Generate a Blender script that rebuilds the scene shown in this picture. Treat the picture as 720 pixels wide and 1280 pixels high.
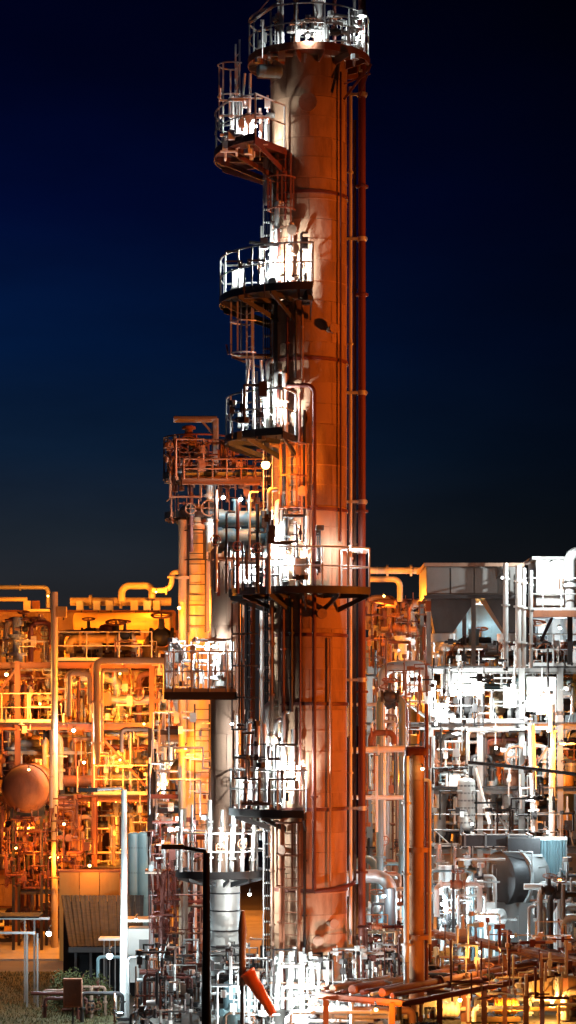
import bpy, math, random
from mathutils import Vector, Quaternion, Matrix
for o in list(bpy.data.objects):
    bpy.data.objects.remove(o)
SC = bpy.context.scene
COL = SC.collection
R = math.radians
rnd = random.Random(7)

# ------------------------------------------------------------------ camera
CAMZ, CAMY, FPX, HY = 8.5, -60.0, 2760.0, 900.0
cd = bpy.data.cameras.new('camera')
cd.sensor_fit = 'VERTICAL'
cd.sensor_height = 24.0
cd.lens = FPX / 1280.0 * 24.0
cd.shift_y = (HY - 640.0) / 1280.0
cd.clip_end = 6000.0
cam = bpy.data.objects.new('camera', cd)
cam.location = (0, CAMY, CAMZ)
cam.rotation_euler = (R(90), 0, 0)
COL.objects.link(cam)
SC.camera = cam

# ------------------------------------------------------------------ night sky
world = bpy.data.worlds.new('World')
SC.world = world
world.use_nodes = True
wn, wl = world.node_tree.nodes, world.node_tree.links
wn.clear()
w_out = wn.new('ShaderNodeOutputWorld')
w_add = wn.new('ShaderNodeAddShader')
b_sky = wn.new('ShaderNodeBackground')
b_air = wn.new('ShaderNodeBackground')
sky = wn.new('ShaderNodeTexSky')
sky.sky_type = 'NISHITA'
sky.sun_disc = False
sky.sun_elevation = R(-5.5)
sky.sun_rotation = R(-70)
b_sky.inputs['Strength'].default_value = 0.03
wl.new(sky.outputs[0], b_sky.inputs['Color'])
tc = wn.new('ShaderNodeTexCoord')
sx = wn.new('ShaderNodeSeparateXYZ')
wl.new(tc.outputs['Generated'], sx.inputs[0])
rp = wn.new('ShaderNodeValToRGB')
wl.new(sx.outputs['Z'], rp.inputs[0])
er = rp.color_ramp
er.elements[0].position = 0.0
er.elements[0].color = (0.016, 0.013, 0.013, 1)
er.elements[1].position = 0.5
er.elements[1].color = (0.0, 0.0002, 0.006, 1)
for pos, c in ((0.055, (0.0115, 0.0125, 0.0150)), (0.085, (0.0072, 0.0112, 0.0175)), (0.12, (0.0024, 0.0086, 0.0235)), (0.165, (0.0004, 0.0054, 0.026)),
               (0.225, (0.0001, 0.0018, 0.018)), (0.29, (0.0, 0.0005, 0.0075)), (0.34, (0.0, 0.0002, 0.0045))):
    e = er.elements.new(pos)
    e.color = (*c, 1)
wl.new(rp.outputs[0], b_air.inputs['Color'])
az = wn.new('ShaderNodeMapRange')
az.inputs[1].default_value = -0.16
az.inputs[2].default_value = 0.16
az.inputs[3].default_value = 1.65
az.inputs[4].default_value = 0.25
wl.new(sx.outputs['X'], az.inputs[0])
cn = wn.new('ShaderNodeTexNoise')
cn.inputs['Scale'].default_value = 7.0
cn.inputs['Detail'].default_value = 6
cm = wn.new('ShaderNodeMapping')
cm.inputs['Scale'].default_value = (1, 1, 3.5)
wl.new(tc.outputs['Generated'], cm.inputs[0])
wl.new(cm.outputs[0], cn.inputs['Vector'])
cr = wn.new('ShaderNodeMapRange')
cr.inputs[1].default_value = 0.3
cr.inputs[2].default_value = 0.7
cr.inputs[3].default_value = 0.8
cr.inputs[4].default_value = 1.2
wl.new(cn.outputs[0], cr.inputs[0])
cx = wn.new('ShaderNodeMath')
cx.operation = 'MULTIPLY'
wl.new(az.outputs[0], cx.inputs[0])
wl.new(cr.outputs[0], cx.inputs[1])
wl.new(cx.outputs[0], b_air.inputs['Strength'])
wl.new(b_sky.outputs[0], w_add.inputs[0])
wl.new(b_air.outputs[0], w_add.inputs[1])
wl.new(w_add.outputs[0], w_out.inputs['Surface'])

sd = bpy.data.lights.new('dusk_sun', 'SUN')
sd.energy = 0.008
sd.angle = R(12)
sd.color = (0.7, 0.8, 1.0)
so = bpy.data.objects.new('dusk_sun', sd)
so.rotation_euler = (R(80), 0, R(-70))
COL.objects.link(so)

SC.view_settings.view_transform = 'Standard'
SC.view_settings.look = 'None'
SC.view_settings.exposure = 0.0
SC.view_settings.gamma = 1.0
SC.render.engine = 'CYCLES'
cy = SC.cycles
cy.use_denoising = True
cy.max_bounces = 5
cy.diffuse_bounces = 3
cy.glossy_bounces = 3
cy.transmission_bounces = 2
cy.transparent_max_bounces = 6
cy.caustics_reflective = False
cy.caustics_refractive = False
cy.sample_clamp_indirect = 4.0
cy.use_light_tree = True


def W(px, py, d):
    """the point of the place that stands d metres from the viewer"""
    return Vector(((px - 360.0) * d / FPX, CAMY + d, CAMZ + (HY - py) * d / FPX))


def PXL(v):
    d = v.y - CAMY
    return 360 + v.x * FPX / d, HY - (v.z - CAMZ) * FPX / d


# ------------------------------------------------------------------ materials
def mat(name, col, rough=0.5, metal=0.0, var=0.35, scale=2.5, bump=0.15, objvar=0.25, streak=True, dirt=(0.05, 0.03, 0.02)):
    m = bpy.data.materials.new(name)
    m.use_nodes = True
    n, l = m.node_tree.nodes, m.node_tree.links
    p = n['Principled BSDF']
    p.inputs['Roughness'].default_value = rough
    p.inputs['Metallic'].default_value = metal
    t = n.new('ShaderNodeTexCoord')
    mp = n.new('ShaderNodeMapping')
    mp.inputs['Scale'].default_value = (1.0, 1.0, 0.22 if streak else 1.0)
    l.new(t.outputs['Object'], mp.inputs['Vector'])
    oi = n.new('ShaderNodeObjectInfo')
    ns = n.new('ShaderNodeTexNoise')
    ns.noise_dimensions = '4D'
    ns.inputs['Scale'].default_value = scale
    ns.inputs['Detail'].default_value = 7
    ns.inputs['Roughness'].default_value = 0.65
    l.new(mp.outputs[0], ns.inputs['Vector'])
    ml = n.new('ShaderNodeMath')
    ml.operation = 'MULTIPLY'
    ml.inputs[1].default_value = 40
    l.new(oi.outputs['Random'], ml.inputs[0])
    l.new(ml.outputs[0], ns.inputs['W'])
    mr = n.new('ShaderNodeMapRange')
    mr.inputs[1].default_value = 0.48
    mr.inputs[2].default_value = 0.75
    mr.inputs[4].default_value = var
    l.new(ns.outputs[0], mr.inputs[0])
    mx = n.new('ShaderNodeMix')
    mx.data_type = 'RGBA'
    mx.inputs['A'].default_value = (*col, 1)
    mx.inputs['B'].default_value = (*dirt, 1)
    l.new(mr.outputs[0], mx.inputs['Factor'])
    hv = n.new('ShaderNodeHueSaturation')
    mv = n.new('ShaderNodeMapRange')
    mv.inputs[3].default_value = 1 - objvar
    mv.inputs[4].default_value = 1 + objvar
    l.new(oi.outputs['Random'], mv.inputs[0])
    l.new(mv.outputs[0], hv.inputs['Value'])
    l.new(mx.outputs['Result'], hv.inputs['Color'])
    l.new(hv.outputs[0], p.inputs['Base Color'])
    n2 = n.new('ShaderNodeTexNoise')
    n2.inputs['Scale'].default_value = scale * 5
    n2.inputs['Detail'].default_value = 4
    l.new(t.outputs['Object'], n2.inputs['Vector'])
    bp = n.new('ShaderNodeBump')
    bp.inputs['Strength'].default_value = bump
    bp.inputs['Distance'].default_value = 0.03
    l.new(n2.outputs[0], bp.inputs['Height'])
    l.new(bp.outputs[0], p.inputs['Normal'])
    r2 = n.new('ShaderNodeMapRange')
    r2.inputs[3].default_value = max(0.05, rough - 0.12)
    r2.inputs[4].default_value = min(1.0, rough + 0.18)
    l.new(n2.outputs[0], r2.inputs[0])
    l.new(r2.outputs[0], p.inputs['Roughness'])
    return m


def glow(name, col, strength, clear=0.5):
    m = bpy.data.materials.new(name)
    m.use_nodes = True
    n, l = m.node_tree.nodes, m.node_tree.links
    n.clear()
    o = n.new('ShaderNodeOutputMaterial')
    e = n.new('ShaderNodeEmission')
    e.inputs[0].default_value = (*col, 1)
    e.inputs[1].default_value = strength
    tr = n.new('ShaderNodeBsdfTransparent')
    mx = n.new('ShaderNodeMixShader')
    mx.inputs[0].default_value = 1 - clear
    l.new(tr.outputs[0], mx.inputs[1])
    l.new(e.outputs[0], mx.inputs[2])
    l.new(mx.outputs[0], o.inputs[0])
    return m


WHITE = (0.93, 1.0, 0.98)
COOL = (0.72, 0.92, 1.0)
SODIUM = (1.0, 0.275, 0.02)
DEEP = (1.0, 0.185, 0.012)
WARM = (1.0, 0.5, 0.12)
M = {
    'clad': mat('weathered_cladding', (0.38, 0.24, 0.155), 0.68, 0.05, 0.85, 2.2, 0.3, 0.22, dirt=(0.09, 0.038, 0.02)),
    'clad_brown': mat('brown_cladding', (0.33, 0.21, 0.15), 0.55, 0.1, 0.5, 1.5, 0.12, 0.15, dirt=(0.10, 0.05, 0.03)),
    'clad_pale': mat('pale_cladding', (0.52, 0.52, 0.50), 0.45, 0.25, 0.4, 1.5, 0.1, 0.15, dirt=(0.22, 0.17, 0.13)),
    'galv': mat('galvanised_steel', (0.50, 0.52, 0.52), 0.45, 0.35, 0.4, 4.0, 0.1, 0.25, dirt=(0.20, 0.14, 0.10)),
    'white': mat('white_paint', (0.72, 0.73, 0.71), 0.5, 0.0, 0.25, 2.5, 0.06, 0.12, dirt=(0.35, 0.28, 0.22)),
    'rust': mat('rusty_steel', (0.26, 0.10, 0.05), 0.7, 0.1, 0.6, 3.0, 0.3, 0.3, dirt=(0.10, 0.04, 0.025)),
    'maroon': mat('maroon_paint', (0.13, 0.035, 0.025), 0.5, 0.1, 0.5, 3.0, 0.2, 0.25, dirt=(0.05, 0.02, 0.015)),
    'dark': mat('dark_steel', (0.045, 0.043, 0.045), 0.5, 0.3, 0.5, 3.0, 0.15, 0.4, dirt=(0.02, 0.014, 0.01)),
    'black': mat('black_paint', (0.010, 0.010, 0.011), 0.5, 0.0, 0.3, 3.0, 0.1, 0.1, dirt=(0.006, 0.005, 0.004)),
    'roof': mat('shade_dark_roof_sheet', (0.016, 0.016, 0.018), 0.6, 0.1, 0.6, 0.9, 0.2, 0.15, streak=False, dirt=(0.035, 0.025, 0.02)),  # unlit tone of the roof face put into this dark colour
    'grey': mat('grey_paint', (0.20, 0.20, 0.195), 0.5, 0.1, 0.5, 2.0, 0.12, 0.25, dirt=(0.08, 0.06, 0.05)),
    'cream': mat('cream_paint', (0.62, 0.52, 0.36), 0.5, 0.05, 0.4, 2.0, 0.1, 0.15, dirt=(0.25, 0.14, 0.07)),
    'yellow': mat('ochre_paint', (0.60, 0.36, 0.10), 0.5, 0.05, 0.4, 2.0, 0.1, 0.15, dirt=(0.25, 0.11, 0.03)),
    'teal': mat('pale_teal_paint', (0.17, 0.27, 0.30), 0.45, 0.1, 0.4, 2.0, 0.1, 0.15, dirt=(0.12, 0.13, 0.13)),
    'concrete': mat('concrete', (0.30, 0.28, 0.25), 0.85, 0.0, 0.5, 1.0, 0.3, 0.1, streak=False, dirt=(0.12, 0.10, 0.08)),
    'ground': mat('stained_ground', (0.10, 0.09, 0.075), 0.9, 0.0, 0.7, 0.35, 0.5, 0.0, streak=False, dirt=(0.03, 0.025, 0.02)),
    'lawn': mat('olive_turf', (0.085, 0.085, 0.035), 0.95, 0.0, 0.7, 0.8, 0.6, 0.0, streak=False, dirt=(0.04, 0.035, 0.015)),
    'leaf': mat('shrub_leaf', (0.05, 0.065, 0.02), 0.6, 0.0, 0.6, 3.0, 0.1, 0.3, streak=False, dirt=(0.05, 0.02, 0.01)),
    'sock': mat('orange_windsock_fabric', (0.85, 0.16, 0.04), 0.8, 0.0, 0.3, 6.0, 0.2, 0.05, dirt=(0.5, 0.08, 0.02)),
    'g_white': glow('lamp_globe_white', WHITE, 60, 0.75),
    'g_cool': glow('lamp_globe_cool', COOL, 60, 0.75),
    'g_sodium': glow('lamp_globe_sodium', (1.0, 0.55, 0.16), 40, 0.75),
    'g_deep': glow('lamp_glass_deep_sodium', (1.0, 0.45, 0.1), 40, 0.75),
    'g_warm': glow('lamp_globe_warm', (1.0, 0.75, 0.35), 50, 0.75),
}
for k, s in (('roof', .05), ('black', .05), ('clad', .22), ('clad_brown', .3), ('leaf', .2)):
    M[k].node_tree.nodes['Principled BSDF'].inputs['Specular IOR Level'].default_value = s
LCOL = {'deep': DEEP, 'white': WHITE, 'cool': COOL, 'sodium': SODIUM, 'warm': WARM}


# ------------------------------------------------------------------ mesh helpers
class MB:
    def __init__(s):
        s.v, s.f = [], []

    def add(s, vs, fs):
        k = len(s.v)
        s.v += [Vector(a) for a in vs]
        s.f += [tuple(i + k for i in f) for f in fs]
        return s

    def box(s, c, size, rz=0.0, q=None):
        c = Vector(c)
        hx, hy, hz = size[0] / 2, size[1] / 2, size[2] / 2
        rot = q if q is not None else Quaternion((0, 0, 1), rz)
        vs = [c + rot @ Vector((a * hx, b * hy, e * hz)) for e in (-1, 1) for a, b in ((-1, -1), (1, -1), (1, 1), (-1, 1))]
        return s.add(vs, [(3, 2, 1, 0), (4, 5, 6, 7), (0, 1, 5, 4), (1, 2, 6, 5), (2, 3, 7, 6), (3, 0, 4, 7)])

    def lathe(s, prof, base=(0, 0, 0), axis=(0, 0, 1), n=20):
        base = Vector(base)
        q = Vector(axis).normalized().to_track_quat('Z', 'Y')
        vs, fs = [], []
        for r, z in prof:
            for i in range(n):
                a = 2 * math.pi * i / n
                vs.append(base + q @ Vector((r * math.cos(a), r * math.sin(a), z)))
        m = len(prof)
        for j in range(m - 1):
            for i in range(n):
                k = (i + 1) % n
                fs.append((j * n + i, j * n + k, (j + 1) * n + k, (j + 1) * n + i))
        fs.append(tuple(reversed(range(n))))
        fs.append(tuple(range((m - 1) * n, m * n)))
        return s.add(vs, fs)

    def cyl(s, p0, p1, r0, r1=None, n=12):
        p0, p1 = Vector(p0), Vector(p1)
        L = (p1 - p0).length
        return s.lathe([(r0, 0), (r0 if r1 is None else r1, L)], p0, p1 - p0, n)

    def tube(s, pts, r, n=10, bend=None, closed=False):
        pts = [Vector(p) for p in pts]
        if bend:
            pts = fillet(pts, bend)
        m = len(pts)
        vs, fs = [], []
        t0 = ((pts[1] - pts[0]).normalized())
        nrm = t0.orthogonal().normalized()
        prev = t0
        for i, p in enumerate(pts):
            if closed:
                t = (pts[(i + 1) % m] - pts[i - 1]).normalized()
            elif i == 0:
                t = t0
            elif i == m - 1:
                t = (pts[i] - pts[i - 1]).normalized()
            else:
                t = ((pts[i] - pts[i - 1]).normalized() + (pts[i + 1] - pts[i]).normalized())
                t = t.normalized() if t.length > 1e-6 else (pts[i] - pts[i - 1]).normalized()
            nrm = prev.rotation_difference(t) @ nrm
            nrm = (nrm - t * nrm.dot(t)).normalized()
            prev = t
            b = t.cross(nrm)
            for k in range(n):
                a = 2 * math.pi * k / n
                vs.append(p + (nrm * math.cos(a) + b * math.sin(a)) * r)
        for j in range(m if closed else m - 1):
            j2 = (j + 1) % m
            for i in range(n):
                k = (i + 1) % n
                fs.append((j * n + i, j * n + k, j2 * n + k, j2 * n + i))
        if not closed:
            fs.append(tuple(reversed(range(n))))
            fs.append(tuple(range((m - 1) * n, m * n)))
        return s.add(vs, fs)

    def mesh(s, name, material, org=(0, 0, 0), sharp=40):
        me = bpy.data.meshes.new(name)
        o = Vector(org)
        me.from_pydata([tuple(v - o) for v in s.v], [], s.f)
        me.polygons.foreach_set('use_smooth', [True] * len(me.polygons))
        me.set_sharp_from_angle(angle=R(sharp))
        me.materials.append(M[material])
        return me


def fillet(pts, rad):
    out = [pts[0]]
    for i in range(1, len(pts) - 1):
        a, b, c = pts[i - 1], pts[i], pts[i + 1]
        u, v = (a - b), (c - b)
        lu, lv = u.length, v.length
        if lu < 1e-5 or lv < 1e-5:
            continue
        u, v = u / lu, v / lv
        ang = u.angle(v)
        if ang > 3.1:
            out.append(b)
            continue
        t = min(rad / math.tan(ang / 2), lu * 0.48, lv * 0.48)
        p0, p1 = b + u * t, b + v * t
        for k in range(6):
            f = k / 5
            q = (1 - f) ** 2 * p0 + 2 * f * (1 - f) * (b + (p0 + p1 - 2 * b) * 0.12) + f * f * p1
            out.append(q)
    out.append(pts[-1])
    return out


ORG = {}


def thing(name, label, cat, loc, group=None, kind=None):
    o = bpy.data.objects.new(name, None)
    o.empty_display_size = 0.2
    COL.objects.link(o)
    o.location = loc
    ORG[o] = Vector(loc)
    tag(o, label, cat, group, kind)
    return o


def tag(o, label=None, cat=None, group=None, kind=None):
    if label:
        o['label'] = label
    if cat:
        o['category'] = cat
    if group:
        o['group'] = group
    if kind:
        o['kind'] = kind
    return o


def top(name, mb, material, org, label=None, cat=None, group=None, kind=None, sharp=40):
    o = bpy.data.objects.new(name, mb.mesh(name, material, org, sharp))
    COL.objects.link(o)
    o.location = org
    ORG[o] = Vector(org)
    return tag(o, label, cat, group, kind)


def part(name, mb, material, root, sharp=40):
    o = bpy.data.objects.new(name, mb.mesh(name, material, ORG[root], sharp))
    COL.objects.link(o)
    o.parent = root
    ORG[o] = ORG[root]
    return o


CACHE = {}


def shared(key, material, fn):
    k = (key, material)
    if k not in CACHE:
        mb = MB()
        fn(mb)
        CACHE[k] = mb.mesh(key, material)
    return CACHE[k]


def inst(name, mesh, root, p, q=None, scale=(1, 1, 1)):
    o = bpy.data.objects.new(name, mesh)
    COL.objects.link(o)
    o.parent = root
    o.location = Vector(p) - ORG[root]
    if q is not None:
        o.rotation_mode = 'QUATERNION'
        o.rotation_quaternion = q
    o.scale = scale
    ORG[o] = Vector(p)
    return o


def s_ibeam(mb):
    h, w, t = 0.5, 0.5, 0.09
    pts = [(-w, -h), (w, -h), (w, -h + t), (t / 2, -h + t), (t / 2, h - t), (w, h - t), (w, h), (-w, h), (-w, h - t), (-t / 2, h - t), (-t / 2, -h + t), (-w, -h + t)]
    n = len(pts)
    vs = [(x, y, 0) for x, y in pts] + [(x, y, 1) for x, y in pts]
    fs = [(i, (i + 1) % n, n + (i + 1) % n, n + i) for i in range(n)]
    fs += [tuple(reversed(range(n))), tuple(range(n, 2 * n))]
    mb.add(vs, fs)


def s_round(mb):
    mb.cyl((0, 0, 0), (0, 0, 1), 1.0, n=8)


def s_box(mb):
    mb.box((0, 0, 0.5), (1, 1, 1))


def beam(name, p0, p1, w, material, root, h=None, sec='ibeam'):
    p0, p1 = Vector(p0), Vector(p1)
    d = p1 - p0
    fn = {'ibeam': s_ibeam, 'round': s_round, 'box': s_box}[sec]
    me = shared(name, material, fn)
    q = d.to_track_quat('Z', 'Y')
    return inst(name, me, root, p0, q, (w, h or w, d.length))


def rect_platform(label, px0, px1, py, d0, d1, group, material='galv', deckm='dark', h=1.1, legs=False):
    a, b = W(px0, py, d0), W(px1, py, d0)
    z = a.z
    o = thing('platform', label, 'platform', ((a.x + b.x) / 2, a.y, z), group)
    y0, y1 = CAMY + d0, CAMY + d1
    part('deck', MB().box(((a.x + b.x) / 2, (y0 + y1) / 2, z - .03), (b.x - a.x, y1 - y0, .06)), deckm, o)
    for y in (y0 - .03, y1 + .03):
        beam('edge_beam', (a.x - .02, y, z - .08), (b.x + .02, y, z - .08), .05, deckm, o, .2, 'box')
    n = max(2, round((b.x - a.x) / .5))
    for i in range(n + 1):
        x = a.x + .04 + (b.x - a.x - .08) * i / n
        beam('joist', (x, y0, z - .12), (x, y1, z - .12), .05, deckm, o, .1, 'box')
    rail_line(o, [(a.x, y1, z), (a.x, y0, z), (b.x, y0, z), (b.x, y1, z)], h, material, .5)
    return o


def rail_line(root, pts, h=1.1, material='galv', gap=1.2, toe=True, r=0.026, closed_posts=True):
    pts = [Vector(p) for p in pts]
    up = Vector((0, 0, 1))
    part('top_rail', MB().tube([p + up * h for p in pts], r, 6), material, root)
    part('mid_rail', MB().tube([p + up * h * 0.52 for p in pts], r * 0.8, 6), material, root)
    if toe:
        mb = MB()
        for a, b in zip(pts, pts[1:]):
            d = (b - a)
            nn = Vector((-d.y, d.x, 0)).normalized() * 0.006
            mb.add([a - nn, b - nn, b + nn, a + nn, a - nn + up * .12, b - nn + up * .12, b + nn + up * .12, a + nn + up * .12],
                   [(0, 1, 5, 4), (1, 2, 6, 5), (2, 3, 7, 6), (3, 0, 4, 7), (4, 5, 6, 7), (3, 2, 1, 0)])
        part('toe_board', mb, material, root)
    me = shared('post', material, lambda m: m.cyl((0, 0, 0), (0, 0, 1), 1, n=6))
    tot = sum((b - a).length for a, b in zip(pts, pts[1:]))
    k = max(1, round(tot / gap))
    for i in range(k + 1):
        s = tot * i / k
        for a, b in zip(pts, pts[1:]):
            L = (b - a).length
            if s <= L + 1e-6:
                inst('post', me, root, a + (b - a) * (s / L if L else 0), None, (r, r, h))
                break
            s -= L


# ------------------------------------------------------------------ things of the plant
def s_flange(mb):
    mb.lathe([(1.0, -.5), (1.0, .5)], n=14)


def s_wheel(mb):
    mb.tube([(math.cos(a), math.sin(a), 0) for a in [2 * math.pi * i / 14 for i in range(14)]], 0.11, 5, closed=True)
    mb.box((0, 0, 0), (1.9, .12, .08)).box((0, 0, 0), (.12, 1.9, .08))
    mb.cyl((0, 0, -.8), (0, 0, .15), 0.1, n=6)


def pipe(label, pts, r, material='galv', group=None, flanges=(), valves=(), bands=0, name='pipe', cat='pipe', n=None, bend=None, wheel='dark'):
    pts = [Vector(p) for p in pts]
    if n is None:
        n = 8 if r < 0.06 else (12 if r < 0.16 else 18)
    mb = MB().tube(pts, r, n, bend=(bend if bend is not None else max(2.2 * r, 0.1)) if len(pts) > 2 else None)
    o = top(name, mb, material, pts[0], label, cat, group)
    seg = [(a, b, (b - a).length) for a, b in zip(pts, pts[1:])]
    tot = sum(s[2] for s in seg)

    def at(f):
        s = f * tot
        for a, b, L in seg:
            if s <= L:
                return a + (b - a) * (s / L), (b - a).normalized()
            s -= L
        return seg[-1][1], (seg[-1][1] - seg[-1][0]).normalized()
    for f in flanges:
        p, d = at(f)
        q = d.to_track_quat('Z', 'Y')
        inst('flange', shared('flange', material, s_flange), o, p, q, (r * 1.65, r * 1.65, max(0.05, r * 0.6)))
    for f in valves:
        p, d = at(f)
        q = d.to_track_quat('Z', 'Y')
        mb = MB()
        side = Vector((0, -1, 0)) if abs(d.z) > .5 else Vector((0, -0.3, 1)).normalized()
        e = r * 2.0 + .05
        mb.lathe([(r * 1.7, -e), (r * 1.7, -e * .75), (r * 1.1, -e * .7), (r * 1.75, -.25 * e), (r * 1.75, .25 * e), (r * 1.1, e * .7), (r * 1.7, e * .75), (r * 1.7, e)], p, d, 12)
        mb.cyl(p, p + side * (r * 3.2 + .08), r * 0.8, r * .5, 8)
        v = part('valve', mb, wheel, o)
        inst('handwheel', shared('handwheel', 'rust', s_wheel), v, p + side * (r * 3.4 + .14), side.to_track_quat('Z', 'Y'), (r * 1.6 + .05,) * 3)
        v2 = v.children[0]
        v2.location = (p + side * (r * 3.4 + .14)) - ORG[o]
    if bands:
        for k in range(bands):
            p, d = at((k + 0.5) / bands)
            inst('band', shared('band', material, s_flange), o, p, d.to_track_quat('Z', 'Y'), (r * 1.05, r * 1.05, .035))
    return o


def s_dome(prof_r, depth, steps=6):
    return [(prof_r * math.cos(a), depth * math.sin(a)) for a in [math.pi / 2 * i / steps for i in range(steps + 1)]]


def drum(label, c, axis, r, L, material, group=None, name='drum', cat='tank', legs='saddle', bands=3, nozzles=2, zfoot=None, head=0.5, flanged=False, bandmat=None):
    """a pressure vessel: cylinder with dished ends, bands, nozzles and saddles or legs"""
    c = Vector(c)
    ax = Vector(axis).normalized()
    o = thing(name, label, cat, c, group)
    dh = r * head
    prof = [(max(.01, a), -L / 2 - b) for a, b in reversed(s_dome(r, dh))] + [(max(.01, a), L / 2 + b) for a, b in s_dome(r, dh)]
    part('shell', MB().lathe(prof, c, ax, 28), material, o, 30)
    q = ax.to_track_quat('Z', 'Y')
    bm = bandmat or material
    for k in range(bands):
        f = (k + .5) / bands - .5
        inst('band', shared('band', bm, s_flange), o, c + ax * L * f, q, (r * 1.02, r * 1.02, .06))
    if flanged:
        for sgn in (-1, 1):
            inst('end_flange', shared('end_flange', bm, s_flange), o, c + ax * (L / 2) * sgn, q, (r * 1.18, r * 1.18, .14))
    up = Vector((0, 0, 1))
    horiz = abs(ax.z) < .5
    for k in range(nozzles):
        f = (k + 1) / (nozzles + 1) - .5
        nd = up if horiz else Vector((-.6 + 1.2 * k, -1, 0)).normalized()
        p = c + ax * L * f
        mb = MB().cyl(p + nd * r * .9, p + nd * (r + .28), r * .16 + .02, n=10)
        nz = part('nozzle', mb, material, o)
        x = inst('flange', shared('flange', bm, s_flange), nz, p + nd * (r + .28), nd.to_track_quat('Z', 'Y'), (r * .26 + .04, r * .26 + .04, .05))
        x.location = (p + nd * (r + .28)) - ORG[o]
    if zfoot is not None:
        if horiz:
            for f in (-.32, .32):
                p = c + ax * L * f
                h = p.z - r * .6 - zfoot
                if h > .03:
                    hh = min(h, .5)
                    mb = MB().box((p.x, p.y, zfoot + h - hh / 2), (.16 if abs(ax.x) > .5 else r * 1.5, r * 1.5 if abs(ax.x) > .5 else .16, hh + r * .3))
                    part('saddle', mb, 'dark', o)
                    if h > hh:
                        s = Vector((-ax.y, ax.x, 0)) * r * .6
                        for sg in (-1, 1):
                            beam('leg', (p.x + s.x * sg, p.y + s.y * sg, zfoot), (p.x + s.x * sg, p.y + s.y * sg, zfoot + h - hh), .1, 'dark', o)
        else:
            for k in range(4):
                a = math.pi / 4 + k * math.pi / 2
                p = c + Vector((math.cos(a), math.sin(a), 0)) * r * .85
                z1 = c.z - L / 2 + .1
                if z1 - zfoot > .1:
                    beam('leg', (p.x, p.y, zfoot), (p.x, p.y, z1), .12, 'dark', o)
    return o


def ladder(label, p, z0, z1, facing, material='galv', group=None, cage=True, w=0.42):
    """a caged ladder; facing = direction (angle) away from what it is fixed to"""
    p = Vector((p[0], p[1], z0))
    o = thing('caged_ladder' if cage else 'ladder', label, 'ladder', p, group)
    f = Vector((math.cos(facing), math.sin(facing), 0))
    s = Vector((-f.y, f.x, 0))
    up = Vector((0, 0, 1))
    H = z1 - z0
    for k in (-1, 1):
        beam('side_rail', p + s * w / 2 * k, p + s * w / 2 * k + up * H, .05, material, o, .025, 'box')
    me = shared('rung', material, s_round)
    q = s.to_track_quat('Z', 'Y')
    for i in range(int(H / .3)):
        inst('rung', me, o, p - s * w / 2 + up * (.2 + i * .3), q, (.014, .014, w))
    if cage:
        rr = .36
        pts = [(s * (rr * math.cos(a)) + f * (rr * .35 + rr * 1.15 * math.sin(a))) for a in [math.pi * (1.12 - 1.24 * k / 12) for k in range(13)]]
        key = 'cage_hoop_%d' % round(math.degrees(facing))
        k = (key, material)
        if k not in CACHE:
            CACHE[k] = MB().tube(pts, .022, 5).mesh('cage_hoop', material)
        z = 2.1 if H > 3.2 else .6
        zs = []
        while z < H + .05:
            inst('cage_hoop', CACHE[k], o, p + up * z)
            zs.append(z)
            z += .85
        if len(zs) > 1:
            for kk in (1, 4, 8, 11):
                beam('cage_strap', p + pts[kk] + up * zs[0], p + pts[kk] + up * zs[-1], .045, material, o, .012, 'box')
    return o


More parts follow.
